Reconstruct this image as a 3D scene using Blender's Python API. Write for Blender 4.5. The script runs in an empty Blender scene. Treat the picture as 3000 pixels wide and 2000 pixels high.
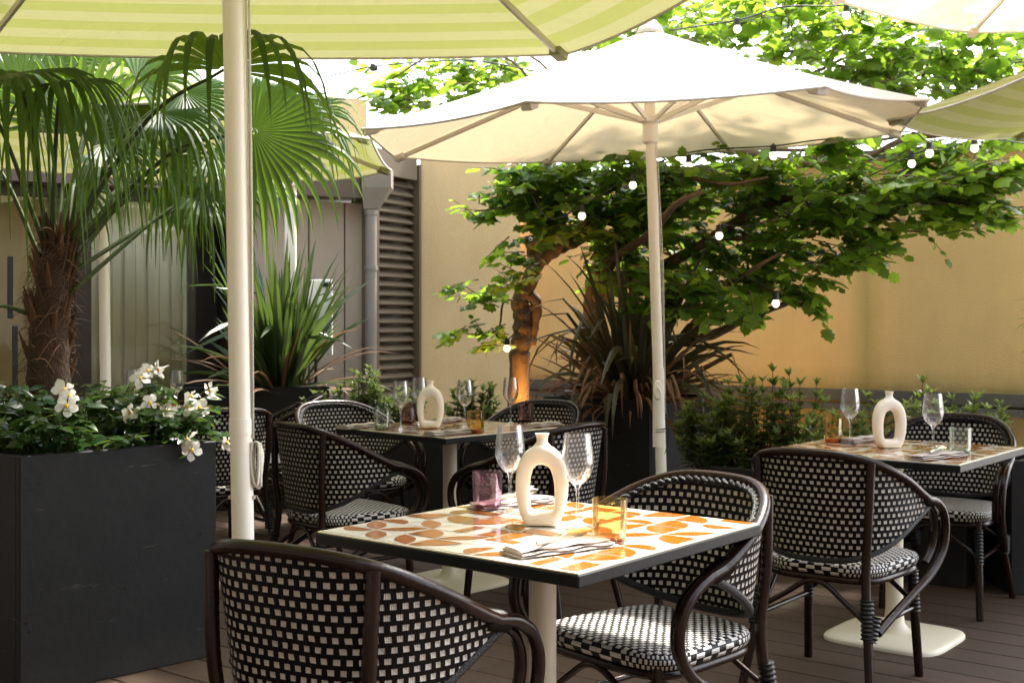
import bpy, math, random
import numpy as np
from mathutils import Vector, Matrix, Quaternion
random.seed(7)
rng = np.random.default_rng(11)
PI = math.pi
sc = bpy.context.scene
COL = sc.collection
F_PX, HORIZ, EYE = 3500.0, 950.0, 1.25          # focal length in photo pixels, horizon row, eye height

def P(px, py, d):                                # a photo pixel at a distance -> a point of the place
    return Vector(((px-1500.0)/F_PX*d, d, EYE+(HORIZ-py)/F_PX*d))
def G(px, py, z=0.0):                            # a photo pixel lying on a level z (below the eye)
    d = (EYE-z)*F_PX/(py-HORIZ)
    return Vector(((px-1500.0)/F_PX*d, d, z))

# ------------------------------------------------------------------ object helpers
def link(o, parent=None):
    COL.objects.link(o)
    if parent is not None: o.parent = parent
    return o
def tag(o, label=None, cat=None, group=None, kind=None):
    if label: o['label'] = label
    if cat: o['category'] = cat
    if group: o['group'] = group
    if kind: o['kind'] = kind
    return o
def thing(name, label, cat, loc=(0,0,0), rz=0.0, group=None):
    o = bpy.data.objects.new(name, None)
    o.empty_display_size = 0.1
    link(o); o.location = loc; o.rotation_euler = (0,0,rz)
    return tag(o, label, cat, group)
def children_of(o):
    return [c for c in bpy.data.objects if c.parent == o]
def copy_tree(o, parent=None):
    c = o.copy(); link(c, parent)
    for ch in children_of(o): copy_tree(ch, c)
    return c

def catmull(pts, n=6, closed=False):
    pts = [Vector(p) for p in pts]
    if len(pts) < 3 and not closed: return pts
    out = []; m = len(pts)
    for i in range(m if closed else m-1):
        p1, p2 = pts[i], pts[(i+1) % m]
        p0 = pts[i-1] if (i > 0 or closed) else p1*2-p2
        p3 = pts[(i+2) % m] if (i+2 < m or closed) else p2*2-p1
        for k in range(n):
            t = k/n
            out.append(0.5*((2*p1)+(p2-p0)*t+(2*p0-5*p1+4*p2-p3)*t*t+(3*p1-p0-3*p2+p3)*t**3))
    if not closed: out.append(pts[-1])
    return out

class MB:
    def __init__(s): s.v=[]; s.f=[]; s.uv=[]; s.mi=[]
    def add(s, vs, fs, uvs=None, mi=0):
        b=len(s.v); s.v += [tuple(v) for v in vs]
        for k,f in enumerate(fs):
            s.f.append(tuple(b+i for i in f)); s.mi.append(mi)
            s.uv.append([uvs[i] for i in f] if uvs is not None else [(0,0)]*len(f))
        return s
    def box(s, c, size, rot=None, mi=0):
        c=Vector(c); hx,hy,hz=[q/2 for q in size]
        vs=[Vector((x,y,z)) for x in (-hx,hx) for y in (-hy,hy) for z in (-hz,hz)]
        if rot is not None: vs=[rot@v for v in vs]
        return s.add([v+c for v in vs],[(0,1,3,2),(4,6,7,5),(0,4,5,1),(2,3,7,6),(0,2,6,4),(1,5,7,3)],mi=mi)
    def bevbox(s, c, size, b=0.004, rot=None, mi=0):    # a box with chamfered edges
        c=Vector(c); h=[q/2 for q in size]
        idx={}; vs=[]
        for sx in (-1,1):
            for sy in (-1,1):
                for sz in (-1,1):
                    for ax in range(3):
                        p=[sx*h[0],sy*h[1],sz*h[2]]
                        for k in range(3):
                            if k!=ax: p[k]-=math.copysign(b,p[k])
                        idx[(sx,sy,sz,ax)]=len(vs); vs.append(Vector(p))
        fs=[]
        for ax in range(3):
            a,bb=(ax+1)%3,(ax+2)%3
            for sg in (-1,1):
                q=[]
                for (u,w) in ((-1,-1),(1,-1),(1,1),(-1,1)):
                    t=[0,0,0]; t[ax]=sg; t[a]=u; t[bb]=w
                    q.append(idx[(t[0],t[1],t[2],ax)])
                fs.append(tuple(q) if sg>0 else tuple(reversed(q)))
        for ax in range(3):       # edges parallel to ax
            a,bb=(ax+1)%3,(ax+2)%3
            for u in (-1,1):
                for w in (-1,1):
                    q=[]
                    for (e,fa) in ((-1,a),(1,a),(1,bb),(-1,bb)):
                        t=[0,0,0]; t[ax]=e; t[a]=u; t[bb]=w
                        q.append(idx[(t[0],t[1],t[2],fa)])
                    fs.append(tuple(q) if u*w<0 else tuple(reversed(q)))
        for sx in (-1,1):
            for sy in (-1,1):
                for sz in (-1,1):
                    q=[idx[(sx,sy,sz,k)] for k in range(3)]
                    fs.append(tuple(q) if sx*sy*sz>0 else tuple(reversed(q)))
        if rot is not None: vs=[rot@v for v in vs]
        return s.add([v+c for v in vs],fs,mi=mi)
    def tube(s, pts, r, n=8, closed=False, caps=True, mi=0, flat=1.0):
        pts=[Vector(p) for p in pts]; m=len(pts)
        rr=r if isinstance(r,(list,tuple)) else [r]*m
        if len(rr)!=m:
            rr=[np.interp(k/(m-1),np.linspace(0,1,len(rr)),rr) for k in range(m)]
        tan=[]
        for i in range(m):
            a=pts[i-1] if (i>0 or closed) else pts[i]
            b=pts[(i+1)%m] if (i<m-1 or closed) else pts[i]
            t=b-a; tan.append(t.normalized() if t.length>1e-9 else Vector((0,0,1)))
        ref=Vector((0,0,1)) if abs(tan[0].z)<0.9 else Vector((1,0,0))
        nrm=(ref-tan[0]*ref.dot(tan[0])).normalized()
        vs=[]; uvs=[]; L=0.0
        for i in range(m):
            if i:
                q=tan[i-1].rotation_difference(tan[i]); nrm=(q@nrm); nrm=(nrm-tan[i]*nrm.dot(tan[i])).normalized()
                L+=(pts[i]-pts[i-1]).length
            bi=tan[i].cross(nrm)
            for k in range(n):
                a=2*PI*k/n
                vs.append(pts[i]+(nrm*math.cos(a)+bi*math.sin(a)*flat)*rr[i]); uvs.append((k/n,L))
        fs=[]
        for i in range(m if closed else m-1):
            j=(i+1)%m
            for k in range(n):
                fs.append((i*n+k,i*n+(k+1)%n,j*n+(k+1)%n,j*n+k))
        if caps and not closed:
            fs.append(tuple(reversed(range(n)))); fs.append(tuple((m-1)*n+k for k in range(n)))
        return s.add(vs,fs,uvs,mi)
    def lathe(s, prof, n=24, c=(0,0,0), mi=0, closed=False):
        c=Vector(c); vs=[]; m=len(prof)
        for (r,z) in prof:
            for k in range(n):
                a=2*PI*k/n; vs.append(c+Vector((r*math.cos(a),r*math.sin(a),z)))
        fs=[]
        for i in range(m if closed else m-1):
            j=(i+1)%m
            for k in range(n): fs.append((i*n+k,i*n+(k+1)%n,j*n+(k+1)%n,j*n+k))
        if not closed:
            if prof[0][0]>1e-6: fs.append(tuple(reversed(range(n))))
            if prof[-1][0]>1e-6: fs.append(tuple((m-1)*n+k for k in range(n)))
        return s.add(vs,fs,mi=mi)
    def build(s, name, mats, parent=None, smooth=False, angle=None):
        me=bpy.data.meshes.new(name)
        me.from_pydata(s.v,[],s.f)
        mats=mats if isinstance(mats,(list,tuple)) else [mats]
        for m in mats: me.materials.append(m)
        if len(mats)>1: me.polygons.foreach_set('material_index',s.mi)
        ul=me.uv_layers.new(name='UVMap')
        ul.data.foreach_set('uv',[c for f in s.uv for p in f for c in p])
        me.polygons.foreach_set('use_smooth',[bool(smooth)]*len(s.f))
        me.validate(); me.update()
        o=bpy.data.objects.new(name,me); link(o,parent)
        if smooth and angle: 
            try: me.set_sharp_from_angle(angle=math.radians(angle))
            except Exception: pass
        return o

# ------------------------------------------------------------------ materials
def new_mat(name):
    m=bpy.data.materials.new(name); m.use_nodes=True
    nt=m.node_tree; b=nt.nodes['Principled BSDF']; out=nt.nodes['Material Output']
    return m,nt,b,out
def nd(nt,t,**kw):
    n=nt.nodes.new(t)
    for k,v in kw.items():
        if k in n.inputs.keys(): n.inputs[k].default_value=v
        else: setattr(n,k,v)
    return n
def mathn(nt,op,a,b=None,clamp=False):
    n=nt.nodes.new('ShaderNodeMath'); n.operation=op; n.use_clamp=clamp
    for i,x in enumerate((a,b)):
        if x is None: continue
        if isinstance(x,(int,float)): n.inputs[i].default_value=x
        else: nt.links.new(x,n.inputs[i])
    return n.outputs[0]
def mixc(nt,fac,a,b,mode='MIX'):
    n=nt.nodes.new('ShaderNodeMix'); n.data_type='RGBA'; n.blend_type=mode
    for i,x in ((0,fac),(6,a),(7,b)):
        if isinstance(x,(int,float)): n.inputs[i].default_value=x
        elif isinstance(x,(tuple,list)): n.inputs[i].default_value=tuple(x)+((1,) if len(x)==3 else ())
        else: nt.links.new(x,n.inputs[i])
    return n.outputs[2]
def sc3(c,k): return tuple(min(1,q*k) for q in c)

def mk(name,col,rough=0.5,metal=0.0,var=0.12,vscale=6,bump=0.0,bscale=80,coat=0.0,spec=0.5,stretch=(1,1,1),rvar=0.08,sss=0):
    m,nt,b,out=new_mat(name); L=nt.links.new
    tc=nd(nt,'ShaderNodeTexCoord'); mp=nd(nt,'ShaderNodeMapping'); mp.inputs['Scale'].default_value=stretch
    L(tc.outputs['Object'],mp.inputs['Vector'])
    n1=nd(nt,'ShaderNodeTexNoise',Scale=vscale,Detail=6.0,Roughness=0.65); L(mp.outputs[0],n1.inputs['Vector'])
    c=mixc(nt,n1.outputs[0],sc3(col,1-var*1.6),sc3(col,1+var*1.6)); L(c,b.inputs['Base Color'])
    r=mathn(nt,'MULTIPLY_ADD',n1.outputs[0],rvar*2); nt.nodes[-1].inputs[2].default_value=rough-rvar
    L(r,b.inputs['Roughness'])
    b.inputs['Metallic'].default_value=metal
    b.inputs['Specular IOR Level'].default_value=spec
    b.inputs['Coat Weight'].default_value=coat; b.inputs['Coat Roughness'].default_value=0.12
    if bump:
        n2=nd(nt,'ShaderNodeTexNoise',Scale=bscale,Detail=4.0); L(mp.outputs[0],n2.inputs['Vector'])
        bp=nd(nt,'ShaderNodeBump',Strength=bump,Distance=0.01); L(n2.outputs[0],bp.inputs['Height']); L(bp.outputs[0],b.inputs['Normal'])
    return m

def leaf_mat(name,dark,light,trans=0.4,rough=0.4,tcol=None,spec=0.5):
    m,nt,b,out=new_mat(name); L=nt.links.new
    g=nd(nt,'ShaderNodeNewGeometry')
    ramp=nd(nt,'ShaderNodeValToRGB'); e=ramp.color_ramp.elements
    e[0].color=(*dark,1); e[1].color=(*light,1); e.new(0.9).color=(*sc3(light,0.8),1)
    L(g.outputs['Random Per Island'],ramp.inputs[0])
    L(ramp.outputs[0],b.inputs['Base Color']); b.inputs['Roughness'].default_value=rough
    b.inputs['Specular IOR Level'].default_value=spec
    t=nd(nt,'ShaderNodeBsdfTranslucent')
    tc=mixc(nt,0.72,ramp.outputs[0],tcol or sc3(light,1.6)); L(tc,t.inputs['Color'])
    mx=nd(nt,'ShaderNodeMixShader'); mx.inputs[0].default_value=trans
    L(b.outputs[0],mx.inputs[1]); L(t.outputs[0],mx.inputs[2]); L(mx.outputs[0],out.inputs['Surface'])
    return m

def fabric_mat(name,ca,cb,pitch=0.26,trans=0.45,ta=None,tb=None):
    m,nt,b,out=new_mat(name); L=nt.links.new
    uv=nd(nt,'ShaderNodeUVMap'); sx=nd(nt,'ShaderNodeSeparateXYZ'); L(uv.outputs[0],sx.inputs[0])
    fr=mathn(nt,'FRACT',mathn(nt,'DIVIDE',sx.outputs[1],pitch))
    msk=mathn(nt,'GREATER_THAN',fr,0.5)
    tcn=nd(nt,'ShaderNodeTexCoord'); no=nd(nt,'ShaderNodeTexNoise',Scale=3.0,Detail=5.0); L(tcn.outputs['Object'],no.inputs['Vector'])
    fine=nd(nt,'ShaderNodeTexNoise',Scale=260.0,Detail=2.0); L(tcn.outputs['Object'],fine.inputs['Vector'])
    c=mixc(nt,msk,ca,cb)
    c=mixc(nt,mathn(nt,'MULTIPLY',no.outputs[0],0.22),c,sc3(ca,0.72))
    c=mixc(nt,mathn(nt,'MULTIPLY',fine.outputs[0],0.18),c,sc3(ca,0.6))
    L(c,b.inputs['Base Color']); b.inputs['Roughness'].default_value=0.85; b.inputs['Specular IOR Level'].default_value=0.1
    wr=nd(nt,'ShaderNodeTexNoise',Scale=5.0,Detail=4.0); wr.inputs['Distortion'].default_value=1.2; L(uv.outputs[0],wr.inputs['Vector'])
    wb=nd(nt,'ShaderNodeBump',Strength=0.5,Distance=0.03); L(wr.outputs[0],wb.inputs['Height']); L(wb.outputs[0],b.inputs['Normal'])
    t=nd(nt,'ShaderNodeBsdfTranslucent'); L(wb.outputs[0],t.inputs['Normal'])
    c2=mixc(nt,msk,ta or ca,tb or cb); c2=mixc(nt,mathn(nt,'MULTIPLY',no.outputs[0],0.25),c2,sc3(ta or ca,0.7)); c2=mixc(nt,mathn(nt,'MULTIPLY',fine.outputs[0],0.25),c2,sc3(ta or ca,0.6))
    L(c2,t.inputs['Color'])
    mx=nd(nt,'ShaderNodeMixShader'); mx.inputs[0].default_value=trans
    L(b.outputs[0],mx.inputs[1]); L(t.outputs[0],mx.inputs[2]); L(mx.outputs[0],out.inputs['Surface'])
    return m

def thin_glass(name,tint=(1,1,1),edge=(0.92,0.93,0.93),refl=0.95,fk=0.7,haze=0.07):
    m,nt,b,out=new_mat(name); L=nt.links.new; nt.nodes.remove(b)
    lw=nd(nt,'ShaderNodeLayerWeight',Blend=0.30)
    fz=mathn(nt,'POWER',lw.outputs['Facing'],2.0)
    tr=nd(nt,'ShaderNodeBsdfTransparent'); c=mixc(nt,fz,tint,tuple(t*e for t,e in zip(tint,edge))); L(c,tr.inputs['Color'])
    gl=nd(nt,'ShaderNodeBsdfGlossy',Roughness=0.03); gl.inputs['Color'].default_value=(refl,refl,refl,1)
    df=nd(nt,'ShaderNodeBsdfTranslucent'); df.inputs['Color'].default_value=(*[min(1,0.25+0.75*t) for t in tint],1)
    d2=nd(nt,'ShaderNodeBsdfDiffuse'); d2.inputs['Color'].default_value=(*[min(1,0.25+0.75*t) for t in tint],1)
    dd=nd(nt,'ShaderNodeMixShader'); dd.inputs[0].default_value=0.5; L(df.outputs[0],dd.inputs[1]); L(d2.outputs[0],dd.inputs[2])
    hz=nd(nt,'ShaderNodeMixShader'); L(mathn(nt,'MULTIPLY_ADD',fz,haze*2.5),hz.inputs[0]); hz.inputs[0].links[0].from_node.inputs[2].default_value=haze*0.25
    L(tr.outputs[0],hz.inputs[1]); L(dd.outputs[0],hz.inputs[2])
    fr=nd(nt,'ShaderNodeFresnel',IOR=1.5)
    f2=mathn(nt,'MULTIPLY',fr.outputs[0],fk,True)
    mx=nd(nt,'ShaderNodeMixShader'); L(f2,mx.inputs[0]); L(hz.outputs[0],mx.inputs[1]); L(gl.outputs[0],mx.inputs[2])
    L(mx.outputs[0],out.inputs['Surface'])
    return m

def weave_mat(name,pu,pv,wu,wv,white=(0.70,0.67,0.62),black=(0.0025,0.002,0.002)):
    m,nt,b,out=new_mat(name); L=nt.links.new
    uv=nd(nt,'ShaderNodeUVMap'); sx=nd(nt,'ShaderNodeSeparateXYZ'); L(uv.outputs[0],sx.inputs[0])
    V=mathn(nt,'DIVIDE',sx.outputs[1],pv); row=mathn(nt,'FLOOR',V)
    off=mathn(nt,'MULTIPLY',mathn(nt,'MODULO',mathn(nt,'ABSOLUTE',row),2.0),0.5)
    U=mathn(nt,'ADD',mathn(nt,'DIVIDE',sx.outputs[0],pu),off)
    jn=nd(nt,'ShaderNodeTexNoise',Scale=22.0,Detail=2.0); L(uv.outputs[0],jn.inputs['Vector'])
    U=mathn(nt,'ADD',U,mathn(nt,'MULTIPLY',mathn(nt,'SUBTRACT',jn.outputs[0],0.5),0.35)); 
    du=mathn(nt,'ABSOLUTE',mathn(nt,'SUBTRACT',mathn(nt,'FRACT',U),0.5))
    dv=mathn(nt,'ABSOLUTE',mathn(nt,'SUBTRACT',mathn(nt,'FRACT',V),0.5))
    mu=mathn(nt,'LESS_THAN',du,wu/2); mv=mathn(nt,'LESS_THAN',dv,wv/2)
    msk=mathn(nt,'MULTIPLY',mu,mv)
    cx=nd(nt,'ShaderNodeCombineXYZ'); L(mathn(nt,'FLOOR',U),cx.inputs[0]); L(row,cx.inputs[1]); wn=nd(nt,'ShaderNodeTexWhiteNoise'); L(cx.outputs[0],wn.inputs['Vector'])
    # fine strand lines
    st=mathn(nt,'FRACT',mathn(nt,'MULTIPLY',U,6.0)); st=mathn(nt,'ABSOLUTE',mathn(nt,'SUBTRACT',st,0.5))
    no=nd(nt,'ShaderNodeTexNoise',Scale=90.0); L(uv.outputs[0],no.inputs['Vector'])
    w=mixc(nt,mathn(nt,'MULTIPLY',no.outputs[0],0.55),white,sc3(white,0.55))
    w=mixc(nt,mathn(nt,'MULTIPLY',wn.outputs['Value'],0.42),w,sc3(white,0.45))
    c=mixc(nt,msk,black,w); L(c,b.inputs['Base Color'])
    b.inputs['Roughness'].default_value=0.40; b.inputs['Specular IOR Level'].default_value=0.13
    pad=mathn(nt,'SUBTRACT',0.5,mathn(nt,'MAXIMUM',du,dv))
    h=mathn(nt,'ADD',mathn(nt,'MULTIPLY',msk,mathn(nt,'MULTIPLY',pad,2.0)),mathn(nt,'MULTIPLY',st,0.5))
    bp=nd(nt,'ShaderNodeBump',Strength=0.7,Distance=0.004); L(h,bp.inputs['Height']); L(bp.outputs[0],b.inputs['Normal'])
    return m

def emit_mat(name,col,s):
    m,nt,b,out=new_mat(name); b.inputs['Base Color'].default_value=(*col,1)
    b.inputs['Emission Color'].default_value=(*col,1); b.inputs['Emission Strength'].default_value=s
    return m

def deck_mat():
    m,nt,b,out=new_mat('deck_wood'); L=nt.links.new
    tc=nd(nt,'ShaderNodeTexCoord'); mp=nd(nt,'ShaderNodeMapping'); mp.inputs['Scale'].default_value=(1.2,26,26); L(tc.outputs['Object'],mp.inputs[0])
    n1=nd(nt,'ShaderNodeTexNoise',Scale=2.2,Detail=8.0,Roughness=0.7); L(mp.outputs[0],n1.inputs['Vector'])
    n2=nd(nt,'ShaderNodeTexNoise',Scale=2.6,Detail=4.0); L(tc.outputs['Object'],n2.inputs['Vector'])
    g=nd(nt,'ShaderNodeNewGeometry')
    c=mixc(nt,n1.outputs[0],(0.028,0.0175,0.0115),(0.125,0.083,0.056))
    c=mixc(nt,mathn(nt,'MULTIPLY',g.outputs['Random Per Island'],0.45),c,(0.034,0.022,0.016))
    c=mixc(nt,mathn(nt,'MULTIPLY',n2.outputs[0],0.5),c,(0.060,0.042,0.031))
    n3=nd(nt,'ShaderNodeTexVoronoi',Scale=2.1); L(tc.outputs['Object'],n3.inputs['Vector'])
    spk=mathn(nt,'LESS_THAN',n3.outputs['Distance'],0.018); c=mixc(nt,spk,c,(0.45,0.40,0.33))
    L(c,b.inputs['Base Color']); b.inputs['Roughness'].default_value=0.7; b.inputs['Specular IOR Level'].default_value=0.2
    bp=nd(nt,'ShaderNodeBump',Strength=0.25,Distance=0.004); L(n1.outputs[0],bp.inputs['Height']); L(bp.outputs[0],b.inputs['Normal'])
    return m

def stucco_mat(name,col,stain=(0.20,0.20,0.06),stain_amt=0.0):
    m,nt,b,out=new_mat(name); L=nt.links.new
    tc=nd(nt,'ShaderNodeTexCoord')
    n1=nd(nt,'ShaderNodeTexNoise',Scale=1.6,Detail=7.0,Roughness=0.6); L(tc.outputs['Object'],n1.inputs['Vector'])
    mp=nd(nt,'ShaderNodeMapping'); mp.inputs['Scale'].default_value=(4,4,0.9); L(tc.outputs['Object'],mp.inputs[0])
    n2=nd(nt,'ShaderNodeTexNoise',Scale=1.1,Detail=8.0,Roughness=0.7); L(mp.outputs[0],n2.inputs['Vector'])
    c=mixc(nt,n1.outputs[0],sc3(col,0.82),sc3(col,1.14))
    k=mathn(nt,'MULTIPLY',mathn(nt,'SUBTRACT',n2.outputs[0],0.45,True),0.8)
    c=mixc(nt,k,c,sc3(col,0.62))
    if stain_amt:      # weathering: a mossy run mark and a damp foot
        sx=nd(nt,'ShaderNodeSeparateXYZ'); L(tc.outputs['Object'],sx.inputs[0])
        wob=mathn(nt,'MULTIPLY',mathn(nt,'SUBTRACT',n1.outputs[0],0.5),0.12)
        dx=mathn(nt,'ABSOLUTE',mathn(nt,'ADD',mathn(nt,'ADD',sx.outputs[0],stain_amt),wob))
        run=mathn(nt,'MULTIPLY',mathn(nt,'SUBTRACT',1.0,mathn(nt,'MULTIPLY',dx,7.0),True),0.5)
        c=mixc(nt,run,c,stain)
        ft=mathn(nt,'SUBTRACT',1.0,mathn(nt,'MULTIPLY',mathn(nt,'SUBTRACT',sx.outputs[2],0.78),6.0),True)
        ft=mathn(nt,'MULTIPLY',ft,mathn(nt,'MULTIPLY',n2.outputs[0],0.75))
        c=mixc(nt,ft,c,sc3(stain,0.8))
    L(c,b.inputs['Base Color']); b.inputs['Roughness'].default_value=0.9; b.inputs['Specular IOR Level'].default_value=0.2
    n3=nd(nt,'ShaderNodeTexNoise',Scale=95.0,Detail=3.0); L(tc.outputs['Object'],n3.inputs['Vector'])
    bp=nd(nt,'ShaderNodeBump',Strength=0.7,Distance=0.008); L(n3.outputs[0],bp.inputs['Height']); L(bp.outputs[0],b.inputs['Normal'])
    return m

M={}
M['rattan']=mk('rattan_brown',(0.014,0.0058,0.0034),0.25,var=0.45,vscale=9,stretch=(1,1,0.4),coat=0.0,spec=0.25,bump=0.12,bscale=60)
M['binding']=mk('binding_black',(0.006,0.005,0.0045),0.38,bump=0.3,bscale=200,spec=0.3)
M['braid']=mk('braid_black',(0.008,0.0075,0.0075),0.36,bump=0.9,bscale=260,spec=0.4)
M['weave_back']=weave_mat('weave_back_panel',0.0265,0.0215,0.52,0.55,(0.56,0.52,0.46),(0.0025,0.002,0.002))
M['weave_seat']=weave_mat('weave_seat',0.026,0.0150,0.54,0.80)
M['table_black']=mk('table_black',(0.006,0.006,0.006),0.42,var=0.2,bump=0.05,spec=0.22)
M['tile_cream']=mk('tile_cream',(0.80,0.76,0.66),0.10,var=0.05,vscale=14,coat=0.5,rvar=0.03)
M['tile_orange']=mk('tile_orange',(0.37,0.122,0.014),0.10,var=0.14,vscale=16,coat=0.5,rvar=0.03)
M['grout']=mk('grout',(0.80,0.70,0.52),0.6)
M['cream_metal']=mk('cream_metal',(0.66,0.60,0.46),0.42,var=0.06,vscale=5)
M['pole_white']=mk('pole_cream_white',(0.87,0.82,0.73),0.32,var=0.04,vscale=4)
M['rib_metal']=mk('rib_metal',(0.52,0.47,0.40),0.4,var=0.05)
M['cord']=mk('cord_white',(0.72,0.68,0.60),0.8,bump=0.5,bscale=300)
M['planter']=mk('planter_charcoal',(0.0105,0.0105,0.011),0.62,var=0.35,vscale=7,bump=0.12,bscale=30,spec=0.2)
def planter_mat():
    m=mk('planter_charcoal_fibre',(0.0135,0.0135,0.014),0.6,var=0.35,vscale=6,bump=0.15,bscale=30,spec=0.22); nt=m.node_tree; L=nt.links.new; b=nt.nodes['Principled BSDF']
    src=b.inputs['Base Color'].links[0].from_socket; tc=nd(nt,'ShaderNodeTexCoord')
    v=nd(nt,'ShaderNodeTexVoronoi',Scale=16.0); L(tc.outputs['Object'],v.inputs['Vector']); n=nd(nt,'ShaderNodeTexNoise',Scale=5.0,Detail=3.0); L(tc.outputs['Object'],n.inputs['Vector'])
    th=mathn(nt,'MULTIPLY',mathn(nt,'SUBTRACT',n.outputs[0],0.42,True),0.45); spk=mathn(nt,'LESS_THAN',v.outputs['Distance'],th)
    c=mixc(nt,mathn(nt,'MULTIPLY',spk,0.7),src,(0.003,0.003,0.003))
    mp=nd(nt,'ShaderNodeMapping'); mp.inputs['Rotation'].default_value=(0.4,0.5,0.2); mp.inputs['Scale'].default_value=(1.2,1.2,14); L(tc.outputs['Object'],mp.inputs[0])
    n2=nd(nt,'ShaderNodeTexNoise',Scale=3.0,Detail=8.0,Roughness=0.75); L(mp.outputs[0],n2.inputs['Vector'])
    sc_=mathn(nt,'MULTIPLY',mathn(nt,'GREATER_THAN',n2.outputs[0],0.66),0.35); c=mixc(nt,sc_,c,(0.16,0.155,0.15))
    sx=nd(nt,'ShaderNodeSeparateXYZ'); L(tc.outputs['Object'],sx.inputs[0])
    ft=mathn(nt,'SUBTRACT',1.0,mathn(nt,'MULTIPLY',sx.outputs[2],7.0),True); ft=mathn(nt,'MULTIPLY',ft,mathn(nt,'MULTIPLY',n.outputs[0],0.35)); c=mixc(nt,ft,c,(0.075,0.065,0.055))
    L(c,b.inputs['Base Color']); return m
M['planter']=planter_mat()
M['soil']=mk('soil',(0.020,0.014,0.010),0.95,bump=0.8,bscale=40)
M['bark']=mk('bark',(0.115,0.066,0.038),0.85,var=0.55,vscale=16,bump=1.0,bscale=42,stretch=(1,1,0.22))
M['palm_bark']=mk('palm_fibre_bark',(0.045,0.021,0.010),0.9,var=0.5,vscale=22,bump=1.0,bscale=70,stretch=(1,1,0.5))
M['fibre']=leaf_mat('palm_fibre',(0.04,0.018,0.008),(0.16,0.078,0.034),0.12,0.8)
M['vase']=mk('vase_matte_cream',(0.84,0.75,0.62),0.62,var=0.03,vscale=9,bump=0.04,bscale=160)
M['linen']=mk('napkin_linen',(0.44,0.38,0.335),0.92,var=0.07,vscale=18,bump=0.4,bscale=280)
M['steel']=mk('cutlery_steel',(0.50,0.46,0.40),0.2,metal=1.0,var=0.03)
M['glass']=thin_glass('clear_glass',(0.985,0.985,0.985))
M['glass_pink']=thin_glass('pink_glass',(0.93,0.78,0.86),(0.85,0.72,0.82),haze=0.04)
M['glass_amber']=thin_glass('amber_glass',(0.985,0.89,0.66),(0.90,0.74,0.45),haze=0.03)
M['glass_green']=thin_glass('green_glass',(0.94,0.97,0.93),(0.85,0.92,0.85))
M['glass_plum']=thin_glass('plum_glass',(0.80,0.66,0.66),(0.8,0.7,0.7))
for k_,c_ in (('pink',(0.75,0.22,0.42)),('amber',(0.80,0.40,0.06)),('green',(0.62,0.72,0.55)),('plum',(0.40,0.10,0.12))):
    M['glass_'+k_+'_foot']=thin_glass(k_+'_glass_foot',c_,(0.8,0.7,0.7),fk=0.6,haze=0.35)
M['pane']=thin_glass('window_pane',(0.96,0.965,0.93),(0.9,0.9,0.9),fk=1.0,haze=0.0)
M['green_fabric']=fabric_mat('lime_striped_fabric',(0.49,0.49,0.26),(0.40,0.43,0.14),0.135,0.42,(0.198,0.194,0.083),(0.162,0.172,0.042))
M['cream_fabric']=fabric_mat('cream_parasol_fabric',(0.86,0.82,0.75),(0.86,0.82,0.75),0.5,0.34,(0.45,0.36,0.215),(0.45,0.36,0.215))  # cream cloth with a dimmer underside put into the transmitted tan
M['white_fabric']=fabric_mat('white_parasol_fabric',(0.85,0.80,0.73),(0.85,0.80,0.73),0.5,0.48,(0.80,0.64,0.50),(0.80,0.64,0.50))  # same cream cloth; full sunlight painted into its paler transmitted colour
M['tree_leaf']=leaf_mat('tree_leaf',(0.028,0.086,0.014),(0.085,0.18,0.020),0.48,0.42,(0.44,0.66,0.05),spec=0.35)
M['palm_leaf']=leaf_mat('palm_leaf',(0.014,0.042,0.009),(0.040,0.095,0.016),0.36,0.45,(0.34,0.54,0.05),spec=0.2)
M['petiole']=mk('petiole',(0.045,0.065,0.018),0.6,var=0.3,spec=0.25)
M['flax']=leaf_mat('flax_leaf',(0.012,0.034,0.010),(0.040,0.080,0.020),0.2,0.38,(0.22,0.34,0.06))
M['bronze_flax']=leaf_mat('bronze_flax_leaf',(0.028,0.030,0.013),(0.075,0.082,0.034),0.18,0.42,(0.26,0.17,0.06))
M['dry_blade']=leaf_mat('dry_blade',(0.13,0.06,0.026),(0.26,0.15,0.07),0.2,0.7)
M['shrub_leaf']=leaf_mat('shrub_leaf',(0.022,0.055,0.016),(0.080,0.14,0.030),0.3,0.4,(0.30,0.42,0.06))
M['shrub_tip']=leaf_mat('shrub_tip',(0.10,0.17,0.035),(0.20,0.29,0.075),0.35,0.4,(0.45,0.55,0.12))
M['gloss_leaf']=leaf_mat('glossy_leaf',(0.012,0.040,0.012),(0.038,0.085,0.020),0.2,0.25,(0.2,0.34,0.05))
M['petal']=leaf_mat('white_petal',(0.80,0.77,0.72),(0.86,0.84,0.80),0.35,0.6,(0.9,0.86,0.8))
M['flower_eye']=mk('flower_eye',(0.78,0.48,0.04),0.6)
M['stem']=mk('green_stem',(0.07,0.10,0.03),0.6)
M['twig']=mk('twig',(0.10,0.06,0.035),0.8,var=0.3)
M['stucco']=stucco_mat('ochre_stucco',(0.70,0.485,0.225),stain_amt=1.07)
M['stucco_pale']=stucco_mat('tan_stucco',(0.68,0.50,0.28))
M['ledge']=mk('ledge_grey',(0.10,0.095,0.088),0.7,var=0.25,vscale=5,bump=0.2)
M['panel']=mk('cladding_taupe',(0.32,0.265,0.215),0.55,var=0.08,vscale=3)
M['frame_dark']=mk('frame_dark_bronze',(0.020,0.014,0.011),0.4,var=0.2)
M['fascia']=mk('fascia_brown',(0.075,0.05,0.040),0.5)
M['blind']=mk('blind_slats',(0.82,0.83,0.70),0.75,var=0.04)
M['room']=mk('room_tan',(0.62,0.48,0.29),0.9)  # lightened tan, also carries the opposite sunlit wall's reflection as colour
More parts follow.
